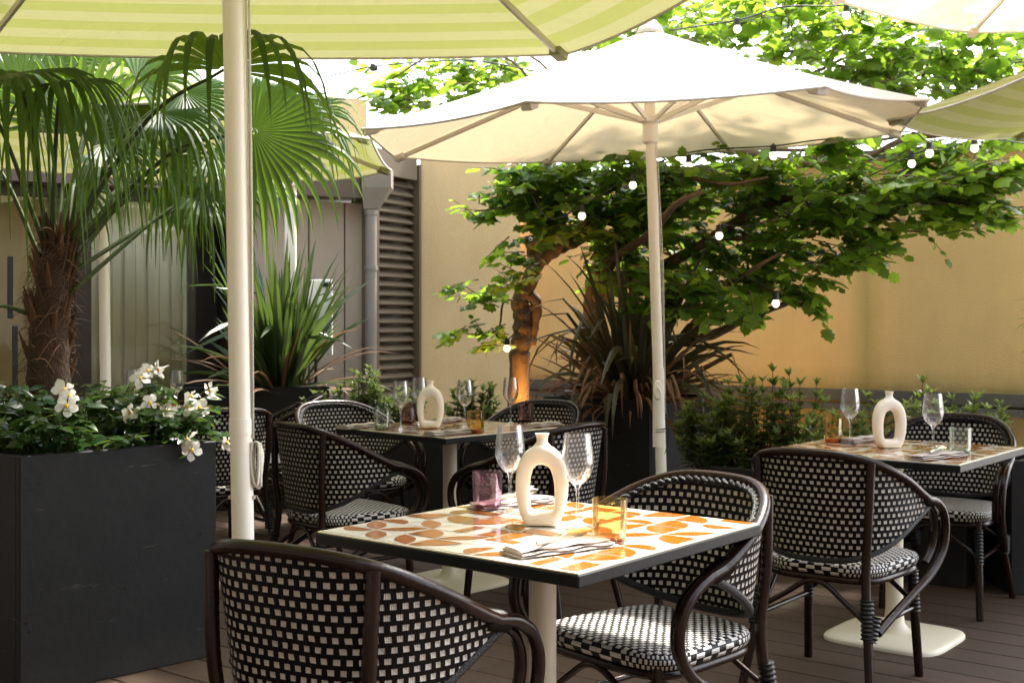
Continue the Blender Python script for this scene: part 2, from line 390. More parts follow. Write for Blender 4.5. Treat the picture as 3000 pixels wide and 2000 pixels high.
M['room_dark']=mk('room_dark',(0.05,0.04,0.035),0.9)
M['louvre']=mk('louvre_brown',(0.12,0.088,0.058),0.6,var=0.1)
M['pipe']=mk('pipe_grey',(0.22,0.20,0.185),0.5,var=0.1)
M['dark_render']=mk('dark_render',(0.10,0.09,0.08),0.8,var=0.15,bump=0.2)  # kept dark so the added unseen walls bounce little light
M['white_board']=mk('board_white',(0.90,0.90,0.89),0.5,var=0.02)
M['black_plastic']=mk('black_plastic',(0.012,0.012,0.012),0.45)
M['paving']=mk('paving_grey',(0.30,0.29,0.27),0.85,var=0.15,vscale=4,bump=0.2)
M['deck']=deck_mat()
M['bulb']=emit_mat('bulb_lit',(1.0,0.88,0.66),0.7)

# ------------------------------------------------------------------ camera, light, world
cam=bpy.data.cameras.new('camera'); co=bpy.data.objects.new('camera',cam); link(co)
co.location=(0,0,EYE); co.rotation_euler=(PI/2,0,0)
cam.sensor_width=36; cam.lens=F_PX/3000*36; cam.shift_y=-50/3000
cam.clip_start=0.05; cam.clip_end=2000
cam.dof.use_dof=True; cam.dof.focus_distance=3.2; cam.dof.aperture_fstop=11
sc.camera=co
SUN_DIR=Vector((0.68,0.735,0)).normalized(); EL=math.radians(58)
sd=Vector((SUN_DIR.x*math.cos(EL),SUN_DIR.y*math.cos(EL),math.sin(EL)))
sl=bpy.data.lights.new('sun','SUN'); sl.energy=2.4; sl.angle=math.radians(4.0); sl.color=(1.0,0.93,0.82)
so=bpy.data.objects.new('sun',sl); link(so); so.rotation_euler=sd.to_track_quat('Z','Y').to_euler(); so.location=sd*30
w=bpy.data.worlds.new('World'); sc.world=w; w.use_nodes=True
nt=w.node_tree; bg=nt.nodes['Background']
sky=nt.nodes.new('ShaderNodeTexSky'); sky.sky_type='NISHITA'; sky.sun_disc=False
sky.sun_elevation=EL; sky.sun_rotation=math.atan2(SUN_DIR.x,SUN_DIR.y); sky.dust_density=3.0; sky.air_density=1.0; sky.ozone_density=0.6
hs=nt.nodes.new('ShaderNodeHueSaturation'); hs.inputs['Saturation'].default_value=0.45; hs.inputs['Value'].default_value=1.3
nt.links.new(sky.outputs[0],hs.inputs['Color']); nt.links.new(hs.outputs[0],bg.inputs[0]); bg.inputs[1].default_value=0.15
sc.view_settings.view_transform='Standard'; sc.view_settings.look='None'
sc.view_settings.exposure=2.42; sc.view_settings.gamma=1
sc.cycles.use_denoising=True
sc.cycles.max_bounces=10; sc.cycles.transparent_max_bounces=24; sc.cycles.diffuse_bounces=5
sc.cycles.sample_clamp_indirect=6.0; sc.cycles.caustics_reflective=False; sc.cycles.caustics_refractive=False

# ------------------------------------------------------------------ setting: ground, deck, walls
WD=Vector((-0.819,0.574,0)); WN=Vector((0.574,0.819,0))       # direction of the back wall, its inward normal (away from us)
wall_rz=math.atan2(-WD.y,-WD.x)                                 # local +x runs towards us on the right
b=MB(); b.add([(-60,-40,-0.06),(60,-40,-0.06),(60,90,-0.06),(-60,90,-0.06)],[(0,1,2,3)])
tag(b.build('ground',M['paving']),'grey paved courtyard ground around the timber deck','ground',kind='structure')
# deck: boards run parallel to the back wall
deck_rz=math.atan2(-0.61,0.79)
b=MB(); y=-3.2; k=0
edge=6.25
while y < edge:
    x=-9.0-random.random()*3
    while x < 9:
        ln=3.6
        b.bevbox((x+ln/2,y+0.086,-0.0125),(ln-0.004,0.166,0.025),0.003); x+=ln
    y+=0.172
dk=b.build('deck',M['deck']); dk.rotation_euler=(0,0,deck_rz)
tag(dk,'weathered brown timber deck boards running towards the ochre wall','deck',kind='structure')

# back wall (ochre), local x along the wall, origin at its foot
W0=Vector((3.45,8.05,0))
wl=thing('boundary_wall','ochre rendered garden wall with grey ledge behind the trough plants','wall',W0,wall_rz)
b=MB(); b.box((-1.75,0.15,1.17),(6.1,0.3,2.54)); b.build('wall_face',M['stucco'],wl)
b=MB(); b.box((-1.75,0.14,2.47),(6.14,0.40,0.06)); b.build('coping',M['ledge'],wl)
b=MB(); b.box((-1.75,-0.035,0.735),(6.0,0.066,0.085)); b.box((-1.75,-0.065,0.655),(6.0,0.126,0.045)); b.build('ledge',M['ledge'],wl)
b=MB(); b.box((-1.75,-0.02,-0.02),(6.0,0.036,0.07)); b.build('skirting',M['frame_dark'],wl)

# rendered tan pier between the louvre and the wall
b=MB(); b.box((-0.345,9.98,1.42),(0.82,0.36,3.0)); b.box((-0.345,9.98,2.96),(0.9,0.44,0.08))
tag(b.build('rendered_pier',M['stucco_pale']),'tall plain tan rendered pier beside the brown louvre','wall')

# restaurant facade: local x along f, origin P1; local +y goes away from us
P1=Vector((-1.135,9.2,0)); frz=math.atan2(0.447,0.894)
fc=thing('restaurant_building','taupe clad restaurant front with glazed doors under a dark fascia','building',P1,frz)
b=MB()
for (a,c) in ((-1.02,-0.447),(-0.437,-0.165),(-0.155,0.0)): b.bevbox(((a+c)/2,0.06,1.06),(c-a,0.12,2.24),0.004)
b.build('cladding',M['panel'],fc)
b=MB(); b.box((-2.6,0.10,2.72),(5.2,0.30,0.50)); b.build('parapet',M['stucco_pale'],fc)
b=MB(); b.box((-2.6,0.02,2.33),(5.24,0.42,0.26)); b.build('fascia',M['fascia'],fc)
b=MB()
for (a,c) in ((-2.14,-2.0),(-1.33,-1.285),(-1.06,-1.02),(-4.4,-4.3)): b.box(((a+c)/2,0.05,1.08),(c-a,0.1,2.24))
b.box((-2.66,0.052,2.165),(3.3,0.09,0.07)); b.box((-2.66,0.052,0.0),(3.3,0.09,0.1))
b.build('door_frame',M['frame_dark'],fc)
gp=MB(); gp.box((-1.665,0.05,1.08),(0.668,0.008,2.08)); dp=gp.build('glazed_door',M['pane'],fc)
gp=MB(); gp.box((-3.22,0.05,1.08),(2.15,0.008,2.08)); gp.build('window',M['pane'],fc)
b=MB(); x=-2.0
while x<-1.32:
    b.box((x+0.04,0.17+0.012*math.sin(x*40),1.08),(0.094,0.006,2.08),Matrix.Rotation(0.38,3,'Z')); x+=0.082
b.build('vertical_blind',M['blind'],fc)
b=MB(); b.box((-2.2,1.6,1.2),(5.0,0.05,2.5)); b.box((-3.25,0.42,1.10),(2.0,0.05,2.2)); b.build('room_wall',M['room'],fc)  # nearer tan panel stands in for the sunlit wall mirrored in the glass
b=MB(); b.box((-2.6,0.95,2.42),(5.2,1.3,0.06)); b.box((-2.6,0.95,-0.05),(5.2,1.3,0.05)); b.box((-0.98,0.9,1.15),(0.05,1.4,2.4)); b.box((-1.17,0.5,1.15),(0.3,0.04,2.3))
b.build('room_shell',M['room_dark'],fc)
b=MB(); b.bevbox((-2.52,0.02,1.5),(0.035,0.03,0.42),0.004); b.bevbox((-2.49,0.02,1.03),(0.035,0.03,0.42),0.004)
b.build('door_handle',M['black_plastic'],fc)

# added unseen dark house and side wing, holding back light from the front
hb=thing('courtyard_house','tall dark rendered house closing the courtyard behind the photographer','building',(0,-4.2,0))
b=MB(); b.box((0,-0.2,4.0),(26,0.4,8.2)); b.build('wall',M['dark_render'],hb)
for wx in (-6,-2,2,6):
    for wz in (1.7,4.6): 
        b=MB(); b.box((wx,0.015,wz),(1.3,0.03,1.7)); b.build('window',M['frame_dark'],hb)  # dark panes on the added house
b=MB(); b.box((-6.2,2.0,3.5),(0.4,13,7.2)); tag(b.build('side_wing',M['dark_render']),'plain dark rendered side wing of the restaurant','building')  # side block added out of view to shade the terrace

# louvre panel in the return wall P1 -> P2
P2=Vector((-0.786,9.78,0)); lv=(P2-P1); lrz=math.atan2(lv.y,lv.x); LL=lv.length
lo=thing('ventilation_louvre','tall brown ventilation louvre between the grey downpipe and tan pier','vent',P1,lrz)
b=MB(); b.box((LL/2+0.1,0.16,1.25),(LL+0.1,0.02,2.6)); b.build('backing',M['frame_dark'],lo)
b=MB(); b.box((LL-0.008,0.02,1.25),(0.03,0.14,2.6)); b.box((0.05,0.02,1.25),(0.14,0.14,2.6)); b.box((LL/2,0.018,2.52),(LL-0.1,0.13,0.2)); b.build('frame',M['louvre'],lo)
b=MB(); z=0.05
while z<2.42:
    b.box(((LL+0.11)/2,0.035,z),(LL-0.14,0.014,0.092),Matrix.Rotation(math.radians(-48),3,'X')); z+=0.073
b.build('slats',M['louvre'],lo)

# downpipe
q=P(1087,950,9.05)
dpipe=thing('downpipe','grey rainwater downpipe with hopper beside the louvre','pipe',(q.x,q.y,0))
b=MB(); b.tube([(0,0,0),(0,0,2.22)],0.043,14); b.build('pipe',M['pipe'],dpipe,True,50)
for z in (1.66,2.08,0.6):
    b=MB(); b.lathe([(0.044,z),(0.05,z),(0.05,z+0.035),(0.044,z+0.035)],14); b.build('clamp',M['pipe'],dpipe,True,40)
b=MB(); b.add([(-0.05,-0.05,2.12),(0.05,-0.05,2.12),(0.05,0.06,2.12),(-0.05,0.06,2.12),(-0.06,-0.09,2.28),(0.16,-0.09,2.28),(0.16,0.09,2.28),(-0.06,0.09,2.28),(-0.06,-0.09,2.42),(0.16,-0.09,2.42),(0.16,0.09,2.42),(-0.06,0.09,2.42)],
 [(3,2,1,0),(0,1,5,4),(1,2,6,5),(2,3,7,6),(3,0,4,7),(4,5,9,8),(5,6,10,9),(6,7,11,10),(7,4,8,11),(8,9,10,11)]); b.build('hopper',M['pipe'],dpipe)

# white awning post near the facade
q=P(851,950,8.45)
b=MB(); b.bevbox((0,0,1.08),(0.078,0.05,2.3),0.006); b.box((0,-0.02,2.25),(0.12,0.10,0.05)); b.box((0,0,-0.055),(0.16,0.16,0.012))
o=b.build('awning_post',M['pole_white']); o.location=(q.x,q.y,0); tag(o,'square cream awning post behind the green flax planter','post')

# menu board on a stand
q=P(934,950,8.55)
mb=thing('menu_board','white menu board with black clip on a stand by the taupe cladding','sign',(q.x,q.y,0),math.radians(-6))
b=MB(); b.bevbox((0.0,0,1.30),(0.20,0.018,0.54),0.004); b.build('board',M['white_board'],mb)
b=MB(); b.bevbox((0.06,-0.016,1.535),(0.075,0.02,0.03),0.004); b.build('clip',M['black_plastic'],mb)
b=MB(); b.tube([(-0.03,0.03,-0.05),(-0.03,0.03,1.2)],0.012,8); b.lathe([(0.14,-0.055),(0.14,-0.04),(0.02,-0.035)],16,(-0.03,0.03,0)); b.build('stand',M['frame_dark'],mb)

# ------------------------------------------------------------------ planters
def planter(name,label,c,rz,size,soil=0.05,wall=0.025,cat='planter',group=None):
    t=thing(name,label,cat,(c[0],c[1],0.0),rz,group); w,d,h=size
    b=MB()
    b.bevbox((0,-d/2+wall/2,h/2),(w,wall,h),0.004); b.bevbox((0,d/2-wall/2,h/2),(w,wall,h),0.004)
    b.bevbox((-w/2+wall/2,0,h/2-0.0015),(wall,d-2*wall,h-0.003),0.003); b.bevbox((w/2-wall/2,0,h/2-0.0015),(wall,d-2*wall,h-0.003),0.003)
    b.build('box',M['planter'],t)
    b=MB(); n=10; vs=[];fs=[]
    for i in range(n+1):
        for j in range(n+1):
            vs.append(((i/n-0.5)*(w-2*wall),(j/n-0.5)*(d-2*wall),h-soil+random.uniform(-0.012,0.012)))
    for i in range(n):
        for j in range(n): fs.append((i*(n+1)+j,(i+1)*(n+1)+j,(i+1)*(n+1)+j+1,i*(n+1)+j+1))
    b.add(vs,fs); b.build('soil',M['soil'],t,True)
    return t
# near-left: corner points from the photo
c1=Vector((-1.118,4.52)); c0=Vector((-1.645,3.99)); u=(c1-c0); w_=u.length; u.normalize(); n_=Vector((-u.y,u.x))
pc=(c0+c1)/2+n_*(w_/2)
planter('square_planter','large square charcoal planter holding the palm and white flowers',pc,math.atan2(u.y,u.x),(w_,w_,0.81),0.05,0.03)
PALM_C=pc
flax_c=Vector((-1.82,8.33)); planter('square_planter','charcoal planter holding the tall green flax by the menu board',flax_c,math.radians(12),(1.05,0.55,0.83))
br_c=Vector((0.74,7.40)); planter('square_planter','dark planter holding the bronze flax behind the white parasol pole',br_c,math.radians(-40),(0.78,0.78,0.81))
# trough with shrubs along the wall
tq=Vector((2.137,5.64)); tl=Vector((1.05,6.40)); td=(tl-tq); tn=Vector((WN.x,WN.y)); tc_=(tq+tl)/2+tn*0.24
planter('trough_planter','long low black trough planter full of shrubs below the ochre wall',tc_,math.atan2(-td.y,-td.x),(td.length,0.46,0.49))
TROUGH=(tc_,math.atan2(-td.y,-td.x),td.length)
tb=Vector((-0.35,7.55)); planter('trough_planter','low black trough planter with small shrubs behind the four-chair table',tb,math.radians(-4),(1.7,0.36,0.62))
q=G(2978,1748); planter('trough_planter','black planter box with bamboo beside the far parasol cable',(q.x+0.25,q.y+0.28),math.radians(-2),(0.5,0.5,0.62))
BAMBOO=(q.x+0.2,q.y+0.28)
# ------------------------------------------------------------------ chairs
def make_chair():
    t=thing('bistro_chair','x','chair')
    rim_h=[(0,-0.275,0.845),(0.13,-0.262,0.838),(0.215,-0.20,0.808),(0.268,-0.10,0.755),(0.288,0.01,0.695),(0.292,0.07,0.668)]
    pts=[Vector((-x,y,z)) for x,y,z in reversed(rim_h[1:])]+[Vector(p) for p in rim_h]
    rim=catmull(pts,6)
    b=MB(); b.tube(rim,0.0155,10); b.build('top_rail',M['rattan'],t,True,60)
    # woven shell
    ns=len(rim)-1; NV=12
    vs=[];uv=[];fs=[];fsin=[]
    Ls=[0]
    for i in range(1,len(rim)): Ls.append(Ls[-1]+(rim[i]-rim[i-1]).length)
    mid=Ls[-1]/2
    def shell(i,v,off):
        p=rim[i]; s=(Ls[i]-mid)/mid
        low=0.475+(p.z-0.02-0.475)*(abs(s)**2.6)
        topz=p.z-0.012
        z=topz+(low-topz)*v
        k=1-0.10*v*(1-abs(s)**2)-off*2.0
        y=p.y+0.02*v
        return Vector((p.x*k,-0.02+(y+0.02)*k+off*1.2*0,z))
    W=len(rim)
    for side,off in ((0,0.0),(1,0.022)):
        b0=len(vs)
        for j in range(NV+1):
            for i in range(W):
                p=shell(i,j/NV,off); vs.append(p); uv.append((Ls[i]+(0.017 if side else 0),rim[i].z-0.55-(rim[i].z-p.z) if False else p.z))
        for j in range(NV):
            for i in range(W-1):
                q=(b0+j*W+i,b0+j*W+i+1,b0+(j+1)*W+i+1,b0+(j+1)*W+i)
                fs.append(q if side==0 else tuple(reversed(q)))
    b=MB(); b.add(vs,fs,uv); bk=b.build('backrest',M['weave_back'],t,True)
    bot=[(shell(i,1.0,0.0)+shell(i,1.0,0.022))/2 for i in range(W)]
    top=[(shell(i,0.03,0.022))+Vector((0,0,0.012)) for i in range(W)]
    top=[p+(Vector((0,-0.02,p.z))-p).normalized()*0.008 for p in top]
    b=MB(); b.tube(bot,0.012,8)
    # braid: two strands twisted round the edge
    for ph in (0,PI):
        pp=[]
        for k in range(140):
            f=k/139*(W-1); i=min(int(f),W-2); q=top[i].lerp(top[i+1],f-i); a=k*1.1+ph
            pp.append(q+Vector((0,0,1))*math.cos(a)*0.006+Vector((q.x,q.y,0)).normalized()*math.sin(a)*0.006)
        b.tube(pp,0.0062,5)
    b.build('edge_braid',M['braid'],bk,True)
    # arms: a pair of canes each side
    for s in (-1,1):
        b=MB()
        outer=[(0.292,0.06,0.672),(0.298,0.13,0.655),(0.300,0.195,0.615),(0.298,0.228,0.55),(0.292,0.215,0.47),(0.278,0.14,0.40),(0.255,0.02,0.345),(0.228,-0.12,0.285),(0.212,-0.205,0.245)]
        inner=[(0.264,0.04,0.668),(0.268,0.12,0.645),(0.269,0.18,0.605),(0.267,0.205,0.545),(0.262,0.195,0.48),(0.252,0.15,0.43)]
        b.tube(catmull([(s*x,y,z) for x,y,z in outer],6),0.0150,10)
        b.tube(catmull([(s*x,y,z) for x,y,z in inner],6),0.0140,10)
        b.build('armrest',M['rattan'],t,True,60)
    # legs
    rl=[(0.200,-0.232,0.818),(0.192,-0.236,0.62),(0.180,-0.226,0.44),(0.196,-0.252,0.25),(0.226,-0.305,0.0)]
    fl=[(0.192,0.190,0.425),(0.198,0.200,0.25),(0.208,0.222,0.0)]
    for s in (-1,1):
        for pts in (rl,fl):
            b=MB(); b.tube(catmull([(s*x,y,z) for x,y,z in pts],6),[0.0150,0.0150,0.0165,0.0155],10); b.build('leg',M['rattan'],t,True,60)
    # seat: rounded trapezoid pad
    out=[]
    for k in range(40):
        a=2*PI*k/40; ca,sa=math.cos(a),math.sin(a)
        e=0.42; x=math.copysign(abs(ca)**e,ca); y=math.copysign(abs(sa)**e,sa)
        wy=0.222+0.020*y
        out.append((x*wy,0.005+y*0.222))
    b=MB(); vs=[];uv=[];fs=[]
    rings=[(0.0,0.472),(0.35,0.472),(0.7,0.470),(0.90,0.466),(0.97,0.459),(1.0,0.447),(1.0,0.436),(0.97,0.422),(0.9,0.420)]
    n=40; per=0.0
    for ri,(r,z) in enumerate(rings):
        for k in range(n):
            x,y=out[k]; vs.append((x*r,0.005+(y-0.005)*r,z-(0.008*(1-r) if ri<5 else 0)))
    top=[]; sidef=[]
    for i in range(len(rings)-1):
        for k in range(n):
            f=(i*n+(k+1)%n,i*n+k,(i+1)*n+k,(i+1)*n+(k+1)%n) if False else (i*n+k,(i+1)*n+k,(i+1)*n+(k+1)%n,i*n+(k+1)%n)
            if i<4: uvs=[(vs[q][0]+0.5,vs[q][1]+0.5) for q in f]
            else:
                def su(kk,ii): return (kk/n*1.69,[0,0,0,0,0.001,0.014,0.025,0.038,0.052][ii]+0.5)
                uvs=[su(k,i),su(k,i+1),su(k+1,i+1),su(k+1,i)]
            b.v_uv=None
            fs.append(f); top.append(uvs)
    b.v=[tuple(v) for v in vs]; b.f=fs; b.uv=top; b.mi=[0]*len(fs)
    b.f.append(tuple((len(rings)-1)*n+k for k in range(n))); b.uv.append([(0,0)]*n); b.mi.append(0)
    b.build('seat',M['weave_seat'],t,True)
    b=MB(); b.tube([(x*0.93,0.005+(y-0.005)*0.93,0.408) for x,y in out],0.0135,8,closed=True); b.build('seat_frame',M['rattan'],t,True)
    # braces: side bars and arched braces
    def brace(p): bb=MB(); bb.tube(catmull(p,8),0.0095,8); bb.build('brace',M['rattan'],t,True)
    for s in (-1,1):
        brace([(s*0.197,0.203,0.255),(s*0.196,-0.02,0.258),(s*0.194,-0.245,0.262)])
    brace([(-0.196,0.203,0.27),(-0.10,0.212,0.345),(-0.03,0.217,0.392),(0.03,0.217,0.392),(0.10,0.212,0.345),(0.196,0.203,0.27)])
    brace([(-0.196,-0.25,0.28),(-0.10,-0.225,0.345),(-0.03,-0.215,0.392),(0.03,-0.215,0.392),(0.10,-0.225,0.345),(0.196,-0.25,0.28)])
    # bindings (ribbed wraps)
    def wrap(a,c,r,n=7):
        a,c=Vector(a),Vector(c); bb=MB(); pts=[];rr=[]
        for i in range(n*4+1):
            pts.append(a.lerp(c,i/(n*4))); rr.append(r*(1+0.13*math.cos(i/4*2*PI)))
        bb.tube(pts,rr,10); bb.build('binding',M['binding'],t,True)
    for s in (-1,1):
        wrap((s*0.279,0.035,0.676),(s*0.284,0.10,0.658),0.0225,9)
        wrap((s*0.188,-0.238,0.36),(s*0.197,-0.253,0.235),0.0215,9)
        wrap((s*0.193,0.193,0.39),(s*0.198,0.202,0.24),0.0195,10)
        wrap((s*0.205,-0.222,0.305),(s*0.198,-0.249,0.225),0.026,6)
    return t
CHAIR_GROUP='bistro armchairs around the terrace tables'
chairs=[   # x, y, facing vector, label
 (-0.315,2.50,(0.49,0.87),'bistro chair with its back to us pushed up to the nearest tiled table'),
 (0.372,3.17,(-0.76,-0.65),'bistro chair turned towards us at the tiled table with the pink tumbler'),
 (1.15,4.20,(0.60,0.80),'bistro chair with its back to us at the table below the ochre wall'),
 (1.93,5.34,(-0.57,-0.82),'bistro chair facing us behind the table below the ochre wall'),
 (-0.73,5.22,(0.76,0.65),'bistro chair with its back to us between parasol pole and four-setting table'),
 (0.10,5.22,(-0.78,0.62),'bistro chair with back to us seen behind the wine glasses of the nearest table'),
 (-0.84,6.30,(0.62,-0.78),'bistro chair facing us behind the green tumbler on the four-setting table'),
 (0.07,6.36,(-0.55,-0.83),'bistro chair facing us in front of the tan pier and tree trunk'),
 (-1.53,6.10,(-0.62,0.78),'bistro chair half hidden by the white flowers beside the flower planter'),
 (-1.42,7.20,(-0.97,-0.2),'bistro chair seen beyond the near parasol pole before the flax planter'),
]
proto=None
for i,(x,y,f,lab) in enumerate(chairs):
    if proto is None: proto=make_chair(); c=proto
    else: c=copy_tree(proto)
    c.location=(x,y,0.0); c.rotation_euler=(0,0,math.atan2(-f[0],f[1])); c.scale=(1,1,0.975); tag(c,lab,'chair',CHAIR_GROUP)

# ------------------------------------------------------------------ tables
def make_table():
    t=thing('bistro_table','x','table'); S=0.78; H=0.752
    b=MB(); b.bevbox((0,0,H-0.0155),(S,S,0.027),0.003); b.build('table_top',M['table_black'],t)
    b=MB(); n=8; s=(S-0.016)/n; g=0.0038
    b.box((0,0,H-0.0005),(S-0.008,S-0.008,0.003),mi=2)
    R=random.Random(8); z=H+0.0022; zo=H+0.0030
    def poly(pts,zz,mi):
        b.add([(x,y,zz) for x,y in pts],[tuple(range(len(pts)))],mi=mi)
    for i in range(n):
        for j in range(n):
            x0=-S/2+0.008+i*s+g/2; y0=-S/2+0.008+j*s+g/2; a=s-g
            poly([(x0,y0),(x0+a,y0),(x0+a,y0+a),(x0,y0+a)],z,0)
            k=R.choice([0,0,0,1,1,2,3,3,4]); rot=R.randrange(4)
            if k==0: q=[(0,0)]+[(math.cos(q*PI/2/10),math.sin(q*PI/2/10)) for q in range(11)]           # quarter disc
            elif k==1: q=[(0.5+0.5*math.cos(q*PI/14),1.0*math.sin(q*PI/14)*0.5) for q in range(15)]      # half disc on an edge
            elif k==2: q=[(0,0),(1,0),(1,0.36),(0,0.36)]                                              # bar
            elif k==3:                                                                              # leaf
                q=[(c,math.sqrt(max(0,1-(1-c)**2))) for c in np.linspace(0,1,9)]
                q=[(c,1-math.sqrt(max(0,1-c**2))) for c in np.linspace(0,1,9)]+[(c,math.sqrt(max(0,1-(1-c)**2))) for c in np.linspace(1,0,9)][1:-1]
            else: q=[(0,0),(0.55,0),(0.55,1),(0,1)]
            pts=[]
            for (px,py) in q:
                px-=0.5; py-=0.5
                for _ in range(rot): px,py=-py,px
                pts.append((x0+(px*0.93+0.5)*a,y0+(py*0.93+0.5)*a))
            poly(pts,zo,1)
    b.build('tile_inlay',[M['tile_cream'],M['tile_orange'],M['grout']],t)
    b=MB(); b.lathe([(0.09,0.7225),(0.09,0.71),(0.034,0.69),(0.034,0.12),(0.040,0.06),(0.058,0.035),(0.085,0.027)],24); b.build('pedestal',M['cream_metal'],t,True,40)
    b=MB(); n=64; prof=[(1.0,0.0),(1.0,0.010),(0.985,0.016),(0.9,0.021),(0.2,0.030),(0.0,0.030)]
    vs=[];fs=[]
    for (r,z) in prof:
        for k in range(n):
            a=2*PI*k/n; ca,sa=math.cos(a),math.sin(a); e=0.42
            vs.append((math.copysign(abs(ca)**e,ca)*0.235*r,math.copysign(abs(sa)**e,sa)*0.235*r,z))
    for i in range(len(prof)-1):
        for k in range(n): fs.append((i*n+k,i*n+(k+1)%n,(i+1)*n+(k+1)%n,(i+1)*n+k))
    b.add(vs,fs); b.build('base_plate',M['cream_metal'],t,True,50)
    return t
tables=[((0.075,2.93),-39.0,'tiled square bistro table with pink tumbler and tall vase in sunlight'),
        ((1.53,4.78),-39.0,'tiled square bistro table with vase in front of the trough shrubs'),
        ((-0.30,5.78),-44.0,'tiled square bistro table laid with four place settings'),
        ((-2.12,6.95),-30.0,'tiled square bistro table mostly hidden behind the flower planter')]
tp=None
for (x,y),a,lab in tables:
    if tp is None: tp=make_table(); c=tp
    else: c=copy_tree(tp)
    c.location=(x,y,0); c.rotation_euler=(0,0,math.radians(a)); tag(c,lab,'table','tiled bistro tables on the terrace')
TZ=0.7555
def T(px,py): return G(px,py,TZ)

# ------------------------------------------------------------------ vases
def make_vase():
    H=0.226; k=H/697.0     # crop pixels to metres
    outer=[(0,1165),(122,1165),(150,1110),(172,1050),(192,950),(198,850),(190,750),(165,670),(125,610),(80,575),(52,550),(43,520),(46,495),(56,468),(0,468)]
    hole=[(0,1056),(70,1055),(92,1030),(99,950),(97,860),(86,790),(66,735),(35,710),(0,704)]
    def P_(l,n): return catmull([Vector((x*k,0,(1165-y)*k)) for x,y in l],n)
    body=[(122,1165),(150,1110),(172,1050),(192,950),(198,850),(190,750),(165,670),(125,610),(80,575),(40,556)]
    def resample(pts,m):
        L=[0]
        for i in range(1,len(pts)): L.append(L[-1]+(pts[i]-pts[i-1]).length)
        out=[]
        for q in np.linspace(0,L[-1],m):
            i=max(0,min(len(pts)-2,int(np.searchsorted(L,q))-1)); f=(q-L[i])/max(1e-9,L[i+1]-L[i]); out.append(pts[i].lerp(pts[i+1],f))
        return out
    o_half=resample([Vector((0.001*k,0,0))]+P_(body,6)+[Vector((0,0,(1165-550)*k))],34)
    h_half=resample(P_(hole,6),34)
    b=MB(); ring=[]; m=34; NS=14
    seq=[(o_half[i],h_half[i]) for i in range(m)]
    seq+= [(Vector((-o.x,0,o.z)),Vector((-h.x,0,h.z))) for o,h in reversed(seq[1:-1])]
    vs=[];fs=[]
    for (o,h) in seq:
        c=(o+h)/2; d=(o-h)/2; 
        for q in range(NS):
            a=2*PI*q/NS; ca,sa=math.cos(a),math.sin(a); e=0.55
            vs.append(c+d*math.copysign(abs(ca)**e,ca)+Vector((0,0.031,0))*math.copysign(abs(sa)**e,sa))
    N=len(seq)
    for i in range(N):
        j=(i+1)%N
        for q in range(NS): fs.append((i*NS+q,i*NS+(q+1)%NS,j*NS+(q+1)%NS,j*NS+q))
    b.add(vs,fs)
    b.v=[(x,y,max(0.0,z)) for x,y,z in b.v]
    zz=lambda y:(1165-y)*k
    b.lathe([(0.030,zz(590)),(0.021,zz(560)),(0.0140,zz(535)),(0.0132,zz(515)),(0.0150,zz(490)),(0.0180,zz(468)),(0.0150,zz(468)),(0.011,zz(500)),(0.0,zz(505))],20)
    return b
vb=make_vase(); v0=None
for (px,py,rz,lab) in ((1588,1537,-8,'cream ring-shaped vase on the nearest tiled table'),(2605,1311,6,'cream ring-shaped vase glowing white on the table by the ochre wall'),(1261,1254,-4,'cream ring-shaped vase on the table with four settings')):
    if v0 is None: v0=vb.build('ring_vase',M['vase'],None,True,45); c=v0
    else: c=v0.copy(); link(c)
    q=T(px,py); c.location=q; c.rotation_euler=(0,0,math.radians(rz)); tag(c,lab,'vase','ring-shaped vases on the tables')

# ------------------------------------------------------------------ glasses
def wine_profile():
    out=[(0.036,0.0),(0.036,0.0015),(0.020,0.004),(0.006,0.009),(0.0038,0.02),(0.0036,0.075),(0.0045,0.094),(0.010,0.103),(0.022,0.113),(0.033,0.128),(0.039,0.147),(0.0395,0.160),(0.0375,0.185),(0.0345,0.210),(0.0325,0.229)]
    inn=[(0.0317,0.229),(0.0337,0.210),(0.0366,0.185),(0.0386,0.160),(0.038,0.147),(0.032,0.129),(0.021,0.115),(0.009,0.106),(0.0,0.104)]
    return out+inn
def tumbler_foot():
    return [(0.0,0.0012),(0.0335,0.0012),(0.0355,0.006),(0.0358,0.013),(0.030,0.0165),(0.0,0.0155)]
def tumbler_profile():
    return [(0.0,0.0),(0.034,0.0),(0.0365,0.003),(0.0385,0.03),(0.0405,0.10),(0.0393,0.10),(0.0372,0.03),(0.0345,0.011),(0.0,0.010)]
wg=None
wines=[(1494,1497,'wine glass beside the pink tumbler on the nearest table'),(1692,1543,'wine glass between ring vase and amber tumbler on the nearest table'),
 (2491,1299,'wine glass next to the amber tumbler by the ochre wall'),(2734,1326,'wine glass next to the clear tumbler on the table by the ochre wall'),
 (1174,1258,'wine glass right beside the green-based tumbler'),(1228,1240,'wine glass behind the vase on the four-setting table'),
 (1362,1252,'wine glass standing beside the small amber tumbler on the four-setting table'),(1496,1240,'wine glass before the orange-lit tree trunk')]
for (px,py,lab) in wines:
    if wg is None:
        b=MB(); b.lathe(wine_profile(),28); wg=b.build('wine_glass',M['glass'],None,True,50); c=wg
    else: c=wg.copy(); link(c)
    c.location=T(px,py); tag(c,lab,'wine glass','wine glasses on the tables')
for px,lab in ((518,'wine glass glimpsed above the white flowers near the blinds, closer to the parasol pole'),(388,'wine glass glimpsed above the white flowers beside the distant cream pole')):
    c=wg.copy(); link(c); d=6.9+ (0.1 if px<400 else 0); c.location=((px-1500)/F_PX*d,d,TZ); tag(c,lab,'wine glass','wine glasses on the tables')
tb_mesh={}
